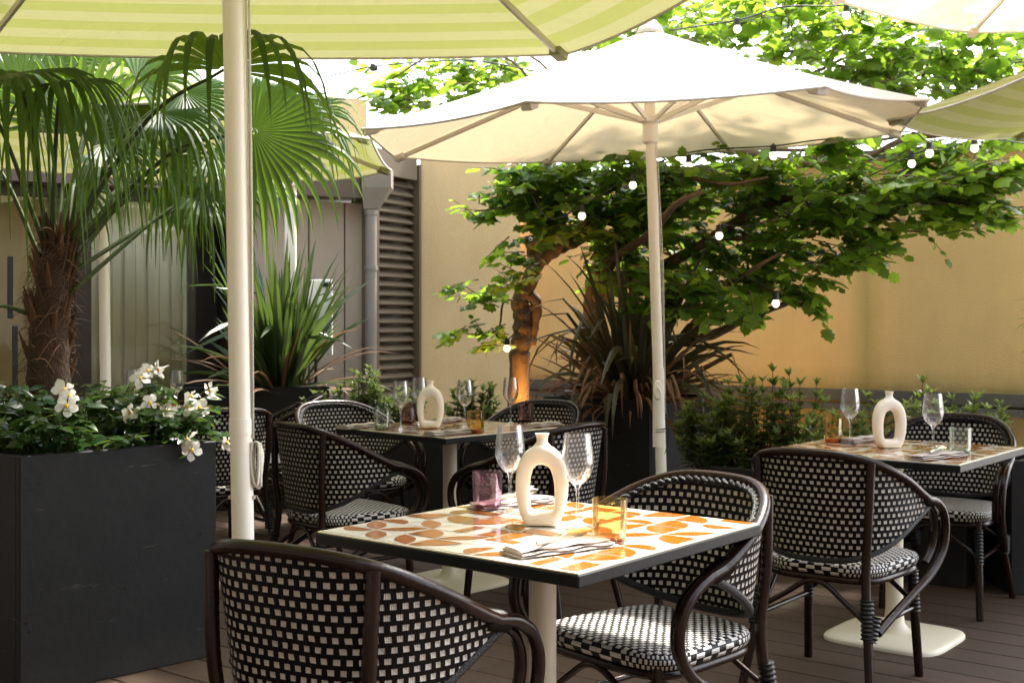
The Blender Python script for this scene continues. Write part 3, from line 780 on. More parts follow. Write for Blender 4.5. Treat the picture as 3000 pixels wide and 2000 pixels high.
tumb=[(1428,1490,'glass_pink','pink glass tumbler on the nearest table'),(1786,1588,'glass_amber','amber glass tumbler beside the folded napkin on the nearest table'),
 (2441,1294,'glass_amber','amber glass tumbler on the table by the ochre wall'),(2814,1328,'glass_green','clear tumbler in front of the woven chair by the ochre wall'),
 (1120,1257,'glass_green','pale green tumbler at the edge of the four-setting table'),(1195,1238,'glass_plum','plum tumbler behind the vase on the four-setting table'),
 (1394,1266,'glass_amber','small amber tumbler on the four-setting table'),(1541,1236,'glass_plum','plum tumbler in front of the woven chair back at the four-setting table')]
for (px,py,m,lab) in tumb:
    if m not in tb_mesh:
        b=MB(); b.lathe(tumbler_profile(),40); c=b.build('tumbler',M[m],None,True,40); tb_mesh[m]=c
        b=MB(); b.lathe(tumbler_foot(),28); b.build('foot',M[m+'_foot'],c,True,40)
    else: c=copy_tree(tb_mesh[m])
    c.location=T(px,py); tag(c,lab,'tumbler','glass tumblers on the tables')

# ------------------------------------------------------------------ napkins and cutlery
def napkin_mesh(seed):
    R=random.Random(seed); b=MB()
    L,Wd=0.25,0.088
    # folded cloth: three layered folds, each a closed rounded strip with soft waves
    for li,(z0,th,w0,w1,x0,x1) in enumerate(((0.0,0.006,-0.5,0.5,-0.5,0.5),(0.006,0.006,-0.46,0.42,-0.49,0.47),(0.012,0.007,-0.40,0.30,-0.5,0.44))):
        n=18; ring=10; vs=[];fs=[]
        for i in range(n+1):
            x=(x0+(x1-x0)*i/n)*L
            for k in range(ring):
                a=2*PI*k/ring; ca,sa=math.cos(a),math.sin(a)
                cy=(w0+w1)/2*Wd; hw=(w1-w0)/2*Wd
                y=cy+hw*math.copysign(abs(ca)**0.6,ca)+0.003*math.sin(i*0.9+li*2+seed)
                z=z0+th/2+th/2*math.copysign(abs(sa)**0.8,sa)*(1+0.25*math.sin(i*0.7+seed+li))+0.0016*math.sin(i*0.8+k*0.7+seed)
                vs.append((x,y,max(0.0003,z)))
        for i in range(n):
            for k in range(ring): fs.append((i*ring+k,(i+1)*ring+k,(i+1)*ring+(k+1)%ring,i*ring+(k+1)%ring))
        fs.append(tuple(range(ring))); fs.append(tuple(reversed([n*ring+k for k in range(ring)])))
        b.add(vs,fs)
    return b
def fork_mesh():
    b=MB()
    b.tube(catmull([(-0.10,0,0.002),(-0.05,0,0.004),(0.0,0,0.003),(0.035,0,0.006)],5),[0.0062,0.0058,0.0034,0.0030,0.0045],8,flat=0.45)
    b.tube(catmull([(0.033,0,0.006),(0.045,0,0.004),(0.058,0,0.004)],4),[0.0045,0.0105,0.0115],8,flat=0.25)
    for y in (-0.0094,-0.0032,0.0032,0.0094):
        b.tube(catmull([(0.055,y,0.004),(0.075,y,0.006),(0.098,y,0.013)],4),[0.0021,0.0018,0.0011],6)
    return b
def knife_mesh():
    b=MB()
    b.tube(catmull([(-0.11,0,0.004),(-0.06,0,0.005),(-0.01,0,0.004)],5),[0.0055,0.0070,0.0048],8,flat=0.5)
    b.tube(catmull([(-0.012,0,0.004),(0.02,0.001,0.0035),(0.07,0.001,0.003),(0.112,-0.004,0.003)],6),[0.0045,0.0095,0.0105,0.0025],8,flat=0.16)
    return b
naps=[((1497,1630),(1778,1592),1,'folded linen napkin under the fork on the nearest table',1),((1392,1492),(1612,1466),2,'folded linen napkin behind the vase on the nearest table',1),
 ((2672,1348),(2812,1333),3,'folded linen napkin by the clear tumbler on the table by the ochre wall',1),((2478,1297),(2568,1285),4,'folded linen napkin between amber tumbler and vase by the ochre wall',0),
 ((1248,1277),(1388,1264),5,'folded linen napkin by the small amber tumbler on the four-setting table',1),((1000,1257),(1100,1247),6,'folded linen napkin by the pale green tumbler',0),
 ((1280,1238),(1340,1230),7,'folded linen napkin behind the vase on the four-setting table',0),((1545,1251),(1632,1243),8,'folded linen napkin by the plum tumbler near the woven chair back',0)]
fk=kn=None; NAPG='folded napkins at the place settings'
NLAB=['on the napkin nearest to us','on the napkin behind the nearest vase','on the napkin by the clear tumbler','','on the napkin by the small amber tumbler']
for i,(a,c,s,lab,cut) in enumerate(naps):
    A,C=T(*a),T(*c); mid=(A+C)/2; dv=C-A; rz=math.atan2(dv.y,dv.x)
    o=napkin_mesh(s).build('napkin',M['linen'],None,True,60); o.location=mid; o.rotation_euler=(0,0,rz); tag(o,lab,'napkin',NAPG)
    o.scale=(min(1.1,dv.length/0.25),1,1)
    if not cut: continue
    if fk is None: fk=fork_mesh().build('fork',M['steel'],None,True,60); f_=fk; kn=knife_mesh().build('knife',M['steel'],None,True,60); k_=kn
    else: f_=fk.copy(); link(f_); k_=kn.copy(); link(k_)
    off=Vector((-dv.y,dv.x,0)).normalized()
    f_.location=mid+off*0.026+dv.normalized()*0.030+Vector((0,0,0.0250)); f_.rotation_euler=(0,0.02,rz+0.48); tag(f_,'steel fork '+NLAB[i],'fork','forks on the napkins')
    k_.location=mid+off*0.002+dv.normalized()*0.012+Vector((0,0,0.0245)); k_.rotation_euler=(0,0,rz+0.36); tag(k_,'steel knife '+NLAB[i],'knife','knives on the napkins')

# ------------------------------------------------------------------ parasols
def canopy(verts, apex, fabric, parent, sag=0.035, inset=0.0, name='canopy', hem_mat=None):
    """fabric panels between the ribs; uv.y = distance from the hem, so stripes follow the hem"""
    b=MB(); n=len(verts); NI,NJ=10,10
    apex=Vector(apex)
    for k in range(n):
        A,B=Vector(verts[k]),Vector(verts[(k+1)%n]); e=(B-A); el=e.length; ed=e.normalized()
        vs=[];uv=[];fs=[]
        for j in range(NJ+1):
            r=1-j/NJ*0.985
            for i in range(NI+1):
                t=i/NI; p=apex.lerp(A.lerp(B,t),r)
                s4=4*t*(1-t)
                inw=(apex-A.lerp(B,t)); inw.z=0; inw=inw.normalized()
                p=p+Vector((0,0,-sag*s4*r**1.5))+inw*inset*s4*r**3
                p.z-=0.05*math.sin(PI*r)*0.5
                vs.append(p); q=p-A; d=(q-ed*q.dot(ed)).length
                uv.append((q.dot(ed),d if j else 0.0))
        W=NI+1
        for j in range(NJ):
            for i in range(NI): fs.append((j*W+i,j*W+i+1,(j+1)*W+i+1,(j+1)*W+i))
        b.add(vs,fs,uv)
    o=b.build(name,fabric,parent,True)
    h=MB()
    for k in range(n):
        A,B=Vector(verts[k]),Vector(verts[(k+1)%n]); pts=[]
        for i in range(13):
            t=i/12; p=A.lerp(B,t); s4=4*t*(1-t); inw=(apex-p); inw.z=0; inw=inw.normalized()
            pts.append(p+Vector((0,0,-sag*s4))+inw*inset*s4)
        h.tube(pts,0.006,6)
    h.build('hem',hem_mat or M['cord'],o,True)
    return o
def bar(b,A,B,w,h,mi=0):
    A,B=Vector(A),Vector(B); d=B-A; q=d.to_track_quat('Y','Z').to_matrix()
    b.bevbox((A+B)/2,(w,d.length,h),min(w,h)*0.15,q,mi)
def parasol(name,label,foot,top,verts,apex,fabric,pole_r=0.029,hub_z=None,strut_f=0.46,sag=0.035,inset=0.0,base=None,struts=True,pole_mat=None,cap=True,group='parasols over the terrace'):
    t=thing(name,label,'parasol',(0,0,0),0,group); foot,top,apex=Vector(foot),Vector(top),Vector(apex)
    t.location=foot; off=foot
    L=lambda p: Vector(p)-off
    pole_mat=pole_mat or M['pole_white']
    b=MB(); b.tube([L(foot),L(top)],pole_r,20); b.build('pole',pole_mat,t,True,50)
    V=[L(v) for v in verts]; A=L(apex)
    canopy(V,A,fabric,t,sag,inset)
    ax=(top-foot).normalized()
    if hub_z is None: hub_z=verts[0][2]+0.02
    hz=foot+ax*((hub_z-foot.z)/ax.z)
    if struts:
        b=MB(); c=L(hz)
        b.lathe([(pole_r+0.002,-0.10),(pole_r+0.012,-0.09),(pole_r+0.012,0.0),(pole_r+0.024,0.01),(pole_r+0.024,0.035),(pole_r+0.004,0.045)],20,c)
        b.build('runner',pole_mat,t,True,40)
    for v in V:
        tip=A.lerp(v,0.985)+Vector((0,0,-0.022)); root=A+Vector((0,0,-0.06))
        mid=root.lerp(tip,0.5)+Vector((0,0,-0.02))
        b=MB(); bar(b,root,mid,0.014,0.024); bar(b,mid,tip,0.014,0.024); rb=b.build('rib',M['rib_metal'],t)
        b=MB(); bar(b,root.lerp(tip,0.965)+Vector((0,0,-0.003)),tip+(tip-root).normalized()*0.012,0.05,0.034); b.build('pocket',fabric,rb)
        if struts:
            r2=root.lerp(tip,strut_f)+Vector((0,0,-0.03)); d=(r2-L(hz)); d.z=0; d=d.normalized()
            b=MB(); bar(b,L(hz)+d*(pole_r+0.02)+Vector((0,0,0.02)),r2,0.014,0.026); b.build('strut',pole_mat,t)
    if cap:
        b=MB(); b.lathe([(0.075,-0.03),(0.06,0.0),(0.045,0.02),(0.03,0.04),(0.0,0.045)],16,A); b.build('finial',fabric,t,True)
    return t,L

def octo(c,R,z,n=8,rot=PI/8,sy=1.0):
    return [Vector((c[0]+R*math.cos(rot+2*PI*k/n),c[1]+R*math.sin(rot+2*PI*k/n)*sy,z)) for k in range(n)]

# the white parasol in the middle
foot=Vector((0.772,6.05,0.0)); tp_=P(1905,352,6.05); ax=(tp_-foot).normalized(); topc=foot+ax*(2.72/ax.z)
pv=[Vector(v) for v in ((1.911,5.47,2.28),(2.14,6.57,2.305),(1.354,7.35,2.32),(0.206,7.35,2.25),(-0.65,6.57,2.173),(-0.688,5.47,2.144),(0.051,4.69,2.122),(1.226,4.69,2.183))]   # the canopy hangs a little askew
t,L=parasol('white_parasol','open cream parasol with white pole standing between the tables',foot,topc,pv,(0.70,6.05,2.745),M['cream_fabric'],0.0275,2.262,0.42,0.02,0.02)
b=MB(); b.lathe([(0.27,0.004),(0.27,0.03),(0.255,0.045),(0.06,0.06),(0.034,0.075),(0.034,0.30)],40); b.build('base_plate',M['cream_metal'],t,True,40)
b=MB(); c=L(foot+ax*(0.93/ax.z)); b.lathe([(0.0285,-0.30),(0.030,-0.30),(0.030,0.10),(0.0285,0.10)],18,c); b.build('sleeve',M['pole_white'],t,True,40)
b=MB(); c=L(foot+ax*(0.92/ax.z))+Vector((-0.008,-0.030,0)); 
b.lathe([(0.0,0.012),(0.022,0.010),(0.026,0.0)],16); 
b.v=[(x*0.9,-z,y*2.0) for x,y,z in b.v]; b.v=[tuple(Vector(v)+c) for v in b.v]
b.tube([c+Vector((0,-0.012,0.01)),c+Vector((0.004,-0.03,0.008)),c+Vector((0.012,-0.032,-0.02))],0.006,8)
b.build('crank',M['pole_white'],t,True,50)
b=MB()
for dx in (0.032,0.040): b.tube([L(topc)+Vector((dx,-0.02,-0.45)),L(foot+ax*(1.55/ax.z))+Vector((dx,-0.024,0)),L(foot+ax*(0.80/ax.z))+Vector((0.028,-0.026,0))],0.0022,5)
b.build('cord',M['cord'],t,True)
b=MB(); c=L(foot+ax*(0.70/ax.z)); b.tube([c+Vector((0.034*math.cos(a),0.034*math.sin(a),0.002*a)) for a in np.linspace(0,4*PI,40)],0.0018,5)
b.tube(catmull([c+Vector((0.01,-0.034,0.02)),c+Vector((0.03,-0.045,0.03)),c+Vector((0.036,-0.04,-0.02)),c+Vector((0.02,-0.036,-0.10))],5),0.0018,5); b.build('wire_tie',M['binding'],t,True)

# the lime striped parasol over our heads: pole at the flower planter
d=2.9; pf=Vector(((733-1500)/F_PX*d+0.008,d,0.0)); p0=P(684,0,d); ax=(p0-P(714,1700,d)).normalized(); p_low=P(714,1700,d)
foot=p_low-ax*(p_low.z/ax.z); top=foot+ax*(2.70/ax.z)
gv=[Vector((0.206,4.65,2.30)),Vector((-2.06,4.60,2.30)),Vector((-2.85,2.9,2.30)),Vector((-1.85,1.05,2.30)),Vector((0.10,1.05,2.30)),Vector((0.60,2.2,2.30)),Vector((0.60,3.75,2.30))]
t,L=parasol('striped_parasol','big lime striped parasol whose white pole stands beside the flower planter',foot,top,gv,(top.x,top.y,2.78),M['green_fabric'],0.0268,2.45,0.40,0.022,0.004)
zc=1.25+(950-1248)/F_PX*d; cc=foot+ax*(zc/ax.z)
b=MB(); b.lathe([(0.0270,-0.019),(0.0288,-0.019),(0.0288,0.019),(0.0270,0.019)],20,L(cc)); b.build('collar',M['pole_white'],t,True,40)
b=MB(); zl=1.25+(950-1920)/F_PX*d; b.lathe([(0.033,0.04),(0.033,zl-0.012),(0.046,zl-0.012),(0.046,zl),(0.028,zl)],24); b.build('socket',M['table_black'],t,True,40)
b=MB(); b.bevbox((0,0,0.03),(0.5,0.5,0.06),0.006); b.build('base_plate',M['table_black'],t)
cl=lambda py,dx,dy=-0.012: L(P(0,py,d))*0+Vector((0,0,0))
def onpole(py,dx,dy=-0.005):
    z=1.25+(950-py)/F_PX*d; q=foot+ax*(z/ax.z); return L(q)+Vector((dx,dy,0))
b=MB(); b.tube([onpole(-250,0.040),onpole(600,0.036),onpole(1280,0.030)],0.0032,6); b.tube([onpole(-250,0.031),onpole(600,0.030),onpole(1285,0.0285)],0.0026,6); b.build('cord',M['cord'],t,True)
b=MB()
for q in range(6):
    o_=random.uniform(-0.004,0.004); yy=-0.012+q*0.004
    b.tube(catmull([onpole(1292+q*2,0.030,yy),onpole(1340+q*7,0.026+o_,yy),onpole(1405+q*3,0.032+o_,yy),onpole(1415+q*2,0.040,yy),onpole(1340,0.046+o_,yy),onpole(1298+q,0.043,yy),onpole(1292+q*2,0.034,yy)],6),0.0034,6)
b.tube(catmull([onpole(1296,0.046),onpole(1350,0.047),onpole(1425,0.046)],5),0.0042,6); b.build('cord_bundle',M['cord'],t,True)
b=MB()
for dx in (-0.029,0.029): b.lathe([(0.004,-0.004),(0.004,0.004)],8,onpole(1455,dx))
b.build('bolt',M['rib_metal'],t)

# back-left striped parasol near the glazed front
ct=Vector((-2.03,6.30)); v_r=P(1145,497,7.35)
bgv=[Vector((v_r.x,v_r.y,2.2)),Vector((-1.45,7.85,2.2)),Vector((-2.75,7.55,2.2)),Vector((-3.35,6.3,2.2)),Vector((-2.75,5.0,2.2)),Vector((-1.25,5.05,2.2)),Vector((-0.72,6.1,2.2))]
q=P(315,950,6.1)
parasol('striped_parasol','lime striped parasol under the palm leaves in front of the glazed doors',(q.x,q.y,0),(q.x-0.03,q.y,2.62),bgv,(q.x-0.03,q.y,2.68),M['green_fabric'],0.027,2.3,0.42,0.03,0.0)

# cream parasol at the upper edge, higher than the others
c0=Vector((2.59,6.76)); e1=Vector((1.62,6.06)); e2=Vector((3.45,6.35))
wv_=[Vector((c0.x,c0.y,2.9)),Vector((e1.x,e1.y,2.9)),Vector((1.62,4.95,2.9)),Vector((2.35,4.15,2.9)),Vector((3.35,4.35,2.9)),Vector((3.85,5.4,2.9))]
wv_.insert(6,Vector((3.5,6.45,2.9)))
parasol('white_parasol','cream parasol overhead cut by the upper picture edge',(2.75,5.4,0),(2.75,5.4,3.36),wv_,(2.75,5.4,3.4),M['white_fabric'],0.028,2.95,0.42,0.02,0.0)
COL_R=None
# lime striped parasol on the far side of the ochre-wall table
rv=[P(2598,352,6.1)]; z_=rv[0].z
rv+= [Vector((2.80,6.62,z_)),Vector((3.95,6.35,z_)),Vector((4.35,5.2,z_)),Vector((3.9,4.0,z_)),Vector((2.95,3.6,z_)),Vector((2.15,4.35,z_))]
parasol('striped_parasol','lime striped parasol reaching in beside the cream parasol by the ochre wall',(3.45,5.2,0),(3.45,5.2,z_+0.45),rv,(3.3,5.2,z_+0.5),M['green_fabric'],0.027,z_+0.1,0.4,0.05,0.0)

# ------------------------------------------------------------------ leaves as real little meshes
def leaf_lobed():
    h=[(0.0,0.0),(0.26,-0.03),(0.42,0.16),(0.35,0.29),(0.54,0.42),(0.35,0.55),(0.34,0.74),(0.15,0.80)]
    out=h+[(0,1.0)]+[(-x,y) for x,y in reversed(h[1:])]
    V=[(0,0.38,0.0)]+[(x,y,-0.22*abs(x)-0.30*(y-0.3)**2+0.04*math.sin(9*x+5*y)) for x,y in out]
    n=len(out); F=[(0,1+i,1+(i+1)%n) for i in range(n)]
    return np.array(V),F
def leaf_ovate(w=0.22,fold=0.25,bend=0.25,n=4):
    V=[];F=[]
    for i in range(n+1):
        t=i/n; ww=w*math.sin(PI*min(0.97,0.06+0.94*t)**0.9)+0.004
        z=-bend*t*t
        V+=[(-ww,t,z+fold*ww),(0,t,z),(ww,t,z+fold*ww)]
    for i in range(n):
        a=3*i; F+=[(a,a+1,a+4,a+3),(a+1,a+2,a+5,a+4)]
    return np.array(V),F
def leaves(name,tmpl,pos,Rm,scl,mat,parent=None,mats2=None,mi=None):
    V,F=tmpl; N=len(pos); k=len(V)
    vv=np.einsum('nij,kj->nki',Rm,V)*scl[:,None,None]+pos[:,None,:]
    vv=vv.reshape(-1,3)
    fl=[len(f) for f in F]; idx=np.concatenate([np.array(f) for f in F])
    loops=(idx[None,:]+(np.arange(N)*k)[:,None]).reshape(-1)
    tot=np.tile(np.array(fl),N); start=np.concatenate([[0],np.cumsum(tot)[:-1]])
    me=bpy.data.meshes.new(name); me.vertices.add(len(vv)); me.vertices.foreach_set('co',vv.astype(np.float32).reshape(-1))
    me.loops.add(len(loops)); me.loops.foreach_set('vertex_index',loops.astype(np.int32))
    me.polygons.add(len(tot)); me.polygons.foreach_set('loop_start',start.astype(np.int32))
    try: me.polygons.foreach_set('loop_total',tot.astype(np.int32))
    except Exception: pass
    me.materials.append(mat)
    if mats2 is not None:
        me.materials.append(mats2); me.polygons.foreach_set('material_index',np.repeat(mi,len(F)).astype(np.int32))
    me.polygons.foreach_set('use_smooth',[True]*len(tot))
    me.update(calc_edges=True); me.validate()
    o=bpy.data.objects.new(name,me); link(o,parent); return o
def frames(y,nrm):
    y=y/np.linalg.norm(y,axis=1,keepdims=True)
    x=np.cross(y,nrm); x/= (np.linalg.norm(x,axis=1,keepdims=True)+1e-9)
    z=np.cross(x,y)
    return np.stack([x,y,z],axis=2)

# ------------------------------------------------------------------ trees
class Crown:
    def __init__(s): s.p=[];s.y=[];s.n=[];s.s=[];s.tw=MB()
    def spray(s,base,d,L,nl,size):
        base=np.array(base); d=np.array(d)/np.linalg.norm(d)
        side=np.cross(d,[0,0,1.0]); side/=np.linalg.norm(side)+1e-9
        pts=[]
        for i in range(nl):
            t=(i+0.6)/nl
            q=base+d*L*t+np.array([0,0,-0.10*L*t*t])
            pts.append(q)
            sg=1 if i%2 else -1
            if i==nl-1: y=d.copy()
            else: y=d*rng.uniform(0.25,0.8)+side*sg*rng.uniform(0.6,1.0)
            y=y+np.array([0,0,rng.uniform(-0.75,0.05)])
            n=np.array([0,0,1.0])+rng.normal(0,0.42,3)
            s.p.append(q+y/np.linalg.norm(y)*0.012); s.y.append(y); s.n.append(n); s.s.append(size*rng.uniform(0.5,1.4)*(1-0.25*t))
        s.tw.tube([tuple(base)]+[tuple(q) for q in pts[::2]]+[tuple(pts[-1])],[0.0045,0.0015],4,caps=False)
    def cluster(s,c,rad,n,origin,size=0.095,L=0.30,up=0.1):
        c=np.array(c); rad=np.array(rad); origin=np.array(origin)
        for _ in range(n):
            while True:
                q=rng.uniform(-1,1,3)
                if q@q<1: break
            p=c+q*rad
            d=(p-origin); d/=np.linalg.norm(d)+1e-9
            d=d*0.7+rng.normal(0,0.55,3); d[2]=d[2]*0.45+up
            s.spray(p-d*L*0.4,d,L*rng.uniform(0.6,1.2),int(rng.integers(5,10)),size)
    def build(s,parent,mat):
        s.tw.build('sprays',M['twig'],parent)  # bare loose twigs of the crown; leaves are a separate mesh
        y=np.array(s.y); n=np.array(s.n)
        return leaves('crown',leaf_lobed(),np.array(s.p),frames(y,n),np.array(s.s),mat,parent)
def limb(b,pts,r0,r1,n=10):
    if r0>0.02: r0*=1.4; r1*=1.3
    pts=catmull(pts,6); m=len(pts)
    # slight knuckles
    rr=[(r0+(r1-r0)*i/(m-1))*(1+0.07*math.sin(i*1.7)) for i in range(m)]
    pts=[p+Vector((random.uniform(-1,1),random.uniform(-1,1),0))*0.06*r0 for p in pts]
    b.tube(pts,rr,n)
def C2(x,y,d): return P(x*1.27551,y*1.27551,d)        # positions read from the 2352-pixel view

T1=thing('courtyard_tree','gnarled tree with orange-lit trunk bending before the tan pier','tree',P(1520,950,8.0).to_2d().to_3d())
b=MB(); o1=T1.location.copy()
def LT(l): return [Vector(p)-o1 for p in l]
base=P(1518,950,8.0); base.z=-0.06
limb(b,LT([base,P(1520,1100,8.0),P(1527,1003,8.0),P(1531,936,8.0),P(1524,880,8.0),P(1552,824,8.0),P(1567,757,8.0),P(1562,712,7.97),P(1603,686,7.9),P(1650,640,7.8)]),0.052,0.030)
limb(b,LT([P(1562,775,8.0),P(1603,742,7.95),P(1647,718,7.9),P(1700,695,7.8),P(1760,640,7.8),P(1830,560,7.8),P(1900,470,7.8)]),0.046,0.022)
limb(b,LT([P(1548,860,8.0),P(1572,890,8.02),P(1562,960,8.05),P(1555,1010,8.06)]),0.032,0.028)
limb(b,LT([P(1700,690,7.8),P(1720,560,7.75),P(1690,470,7.7),P(1640,380,7.7)]),0.022,0.01)
limb(b,LT([P(1640,650,7.8),P(1560,600,7.7),P(1470,610,7.6),P(1390,620,7.5)]),0.012,0.004,6)
limb(b,LT([P(1560,900,8.0),P(1480,880,7.9),P(1460,960,7.85),P(1400,980,7.8),P(1330,968,7.7)]),0.010,0.004,6)
limb(b,LT([P(1510,820,8.0),P(1470,850,7.9),P(1420,870,7.85),P(1350,830,7.75)]),0.009,0.003,6)
limb(b,LT([P(1640,380,7.7),P(1500,180,7.6),P(1300,150,7.8),P(1150,230,8.0)]),0.012,0.005,6)
limb(b,LT([P(1600,330,7.7),P(1600,200,8.2),P(1440,110,8.4)]),0.014,0.006,6)
b.build('trunk',M['bark'],T1,True)
K=Crown(); org=C2(1330,560,7.9)-o1
def cl(cx,cy,rx,ry,d,rd,n,org,size=0.095,L=0.30,up=0.1,k=None,o=None):
    f=1.27551*d/F_PX
    (k or K).cluster(tuple(C2(cx,cy,d)-(o if o is not None else o1)),(rx*f,rd,ry*f),n,tuple(org),size,L,up)
cl(1330,430,150,75,7.6,0.35,70,org)
cl(1250,400,80,40,7.7,0.3,18,org)
cl(1480,480,130,110,7.7,0.4,64,org)
cl(1560,590,120,80,7.8,0.35,30,org)
cl(1430,600,90,80,7.9,0.3,34,org)
cl(1255,470,75,75,7.65,0.3,34,org)
cl(1400,510,90,70,7.7,0.3,30,org)
cl(1190,430,55,60,7.6,0.25,18,org)
cl(1195,560,40,50,7.6,0.2,9,org,0.085,0.25)
cl(1165,640,40,40,7.65,0.15,7,org,0.08,0.25)
cl(1500,650,110,60,7.1,0.15,22,org)
cl(1115,480,55,22,7.55,0.12,6,org,0.085,0.22)
cl(1110,440,40,15,7.55,0.1,3,org,0.085,0.2)
cl(1130,690,45,40,7.8,0.12,7,org,0.075,0.22)
cl(1060,655,30,15,7.75,0.1,2,org,0.07,0.2)
cl(1045,762,30,8,7.7,0.08,2,org,0.09,0.24,0.02)
cl(1130,775,45,25,7.75,0.1,6,org,0.085,0.22)
cl(1420,390,160,25,7.4,0.2,22,org)
# overhead, seen past the white parasol on its pale side
cl(1000,190,150,45,8.2,0.5,38,org,0.095,0.34)
cl(1150,165,110,35,8.4,0.5,26,org,0.095,0.34)
cl(890,225,60,20,8.2,0.3,8,org)
K.build(T1,M['tree_leaf'])

T2=thing('courtyard_tree','leafy tree spreading low over the ochre wall behind the bronze flax','tree',(P(1741,950,8.1).x,8.1,0))
o2=T2.location.copy()
b=MB()
def LT2(l): return [Vector(p)-o2 for p in l]
base=P(1728,950,8.1); base.z=-0.06
limb(b,LT2([base,P(1735,1050,8.1),P(1741,891,8.1),P(1754,802,8.1),P(1790,730,8.0),P(1840,660,7.9),P(1870,540,7.8),P(1900,420,7.8),P(1960,250,7.9),P(2020,120,8.0)]),0.062,0.024)
limb(b,LT2([P(1745,900,8.1),P(1800,840,8.0),P(1900,800,7.8),P(2050,720,7.6),P(2220,610,7.4),P(2380,560,7.3),P(2520,510,7.2)]),0.036,0.014)
limb(b,LT2([P(1900,1010,8.0),P(1990,1000,7.8),P(2089,979,7.6),P(2170,940,7.5),P(2250,908,7.4),P(2330,880,7.35)]),0.030,0.012)
limb(b,LT2([P(1735,1040,8.1),P(1820,1040,8.05),P(1900,1010,8.0)]),0.040,0.030)
limb(b,LT2([P(2220,610,7.4),P(2400,660,7.3),P(2580,640,7.2),P(2660,600,7.2),P(2740,570,7.1),P(2850,560,7.0)]),0.016,0.006,8)
limb(b,LT2([P(2100,700,7.6),P(2300,700,7.4),P(2500,670,7.2),P(2700,680,7.1)]),0.012,0.005,8)
limb(b,LT2([P(1900,420,7.8),P(2150,440,7.6),P(2340,480,7.5),P(2527,464,7.5),P(2650,410,7.4),P(2835,388,7.3)]),0.022,0.012,8)
limb(b,LT2([P(1950,400,7.8),P(2300,440,7.9),P(2513,420,7.9),P(2759,378,7.8),P(2980,330,7.8)]),0.016,0.008,8)
limb(b,LT2([P(2020,120,8.0),P(2230,230,8.4),P(2430,190,8.6),P(2425,70,8.8)]),0.018,0.008,8)
limb(b,LT2([P(2430,190,8.6),P(2500,170,8.5),P(2520,260,8.4)]),0.012,0.006,6)
limb(b,LT2([P(2690,260,8.6),P(2730,150,8.6),P(2735,80,8.6)]),0.012,0.008,6)
limb(b,LT2([P(2340,480,7.5),P(2600,350,8.0),P(2690,260,8.6),P(2800,230,8.6)]),0.014,0.006,6)
limb(b,LT2([P(2430,190,8.6),P(2600,210,8.6),P(2850,200,8.4),P(3050,170,8.3)]),0.012,0.006,6)
limb(b,LT2([P(1741,891,8.1),P(1800,760,7.7),P(1900,690,7.3),P(1980,600,7.0),P(2060,560,6.95)]),0.026,0.010,8)
limb(b,LT2([P(1870,540,7.8),P(2000,520,7.3),P(2130,540,7.0),P(2250,520,6.9)]),0.018,0.007,8)
limb(b,LT2([P(1990,1000,7.8),P(2100,860,7.4),P(2220,780,7.1),P(2290,740,7.05)]),0.020,0.008,8)
b.build('trunk',M['bark'],T2,True)
K=Crown(); org=C2(1600,600,7.9)-o2; oo=o2
def cm(*a,**k): cl(*a,o=o2,**k)
cm(1650,440,150,90,7.4,0.4,62,org)
cm(1650,590,130,80,7.6,0.4,38,org)
cm(1820,500,140,110,7.3,0.4,70,org)
cm(1790,640,100,60,7.4,0.3,30,org)
cm(2000,470,150,80,7.1,0.4,72,org)
cm(1950,575,90,45,7.2,0.3,28,org)
cm(2180,430,150,75,7.0,0.35,70,org)
cm(2230,490,90,35,7.0,0.25,20,org)
cm(2280,400,60,50,6.9,0.25,18,org)
cm(1855,690,28,35,7.3,0.12,7,org,0.10,0.2)
cm(1930,330,40,35,6.9,0.12,9,org,0.11,0.2)
cm(1820,390,150,40,7.2,0.3,32,org)
cm(2100,360,150,30,7.2,0.3,22,org)
cm(2290,320,50,20,7.3,0.2,5,org)
cm(1720,720,50,25,7.4,0.15,7,org,0.085)
cm(1640,680,110,45,7.0,0.15,20,org)
# overhead
cm(1480,60,180,60,8.0,0.6,55,org,0.10,0.34)
cm(1720,60,190,70,8.2,0.6,70,org,0.10,0.34)
cm(1940,100,170,100,8.3,0.7,80,org,0.105,0.34)
cm(2080,170,130,60,8.0,0.5,36,org,0.105,0.34)
cm(2200,110,150,70,8.3,0.6,46,org,0.105,0.34)
cm(2290,175,90,60,7.9,0.4,30,org,0.105,0.34)
cm(1900,20,300,50,7.6,0.6,45,org,0.105,0.34)
# more of the crown above the frame: it shades the parasol
K.cluster(tuple(Vector((2.3,6.5,3.75))-o2),(0.75,0.6,0.35),70,tuple(org),0.10,0.32)
K.cluster(tuple(Vector((3.2,7.3,3.3))-o2),(0.8,0.6,0.4),50,tuple(org),0.10,0.32)
K.build(T2,M['tree_leaf'])

# ------------------------------------------------------------------ palm with fan leaves
PX,PY=PALM_C.x-0.02,PALM_C.y+0.0
pd=4.45
pb=P(145,1130,pd); pbase=Vector((pb.x,pb.y,0.77))
palm=thing('fan_palm','fan palm with shaggy brown trunk growing among the white flowers','palm',pbase)
pl=lambda v: Vector(v)-pbase
b=MB(); tp=catmull([pbase,P(142,1050,pd),P(150,900,pd),P(165,760,pd),P(175,690,pd)],8); n=len(tp)
rr=[(0.080-0.044*(i/(n-1))**1.5)*(1+0.05*math.sin(i*2.3)) for i in range(n)]
b.tube([pl(p) for p in tp],rr,16); trunk=b.build('trunk',M['palm_bark'],palm,True)
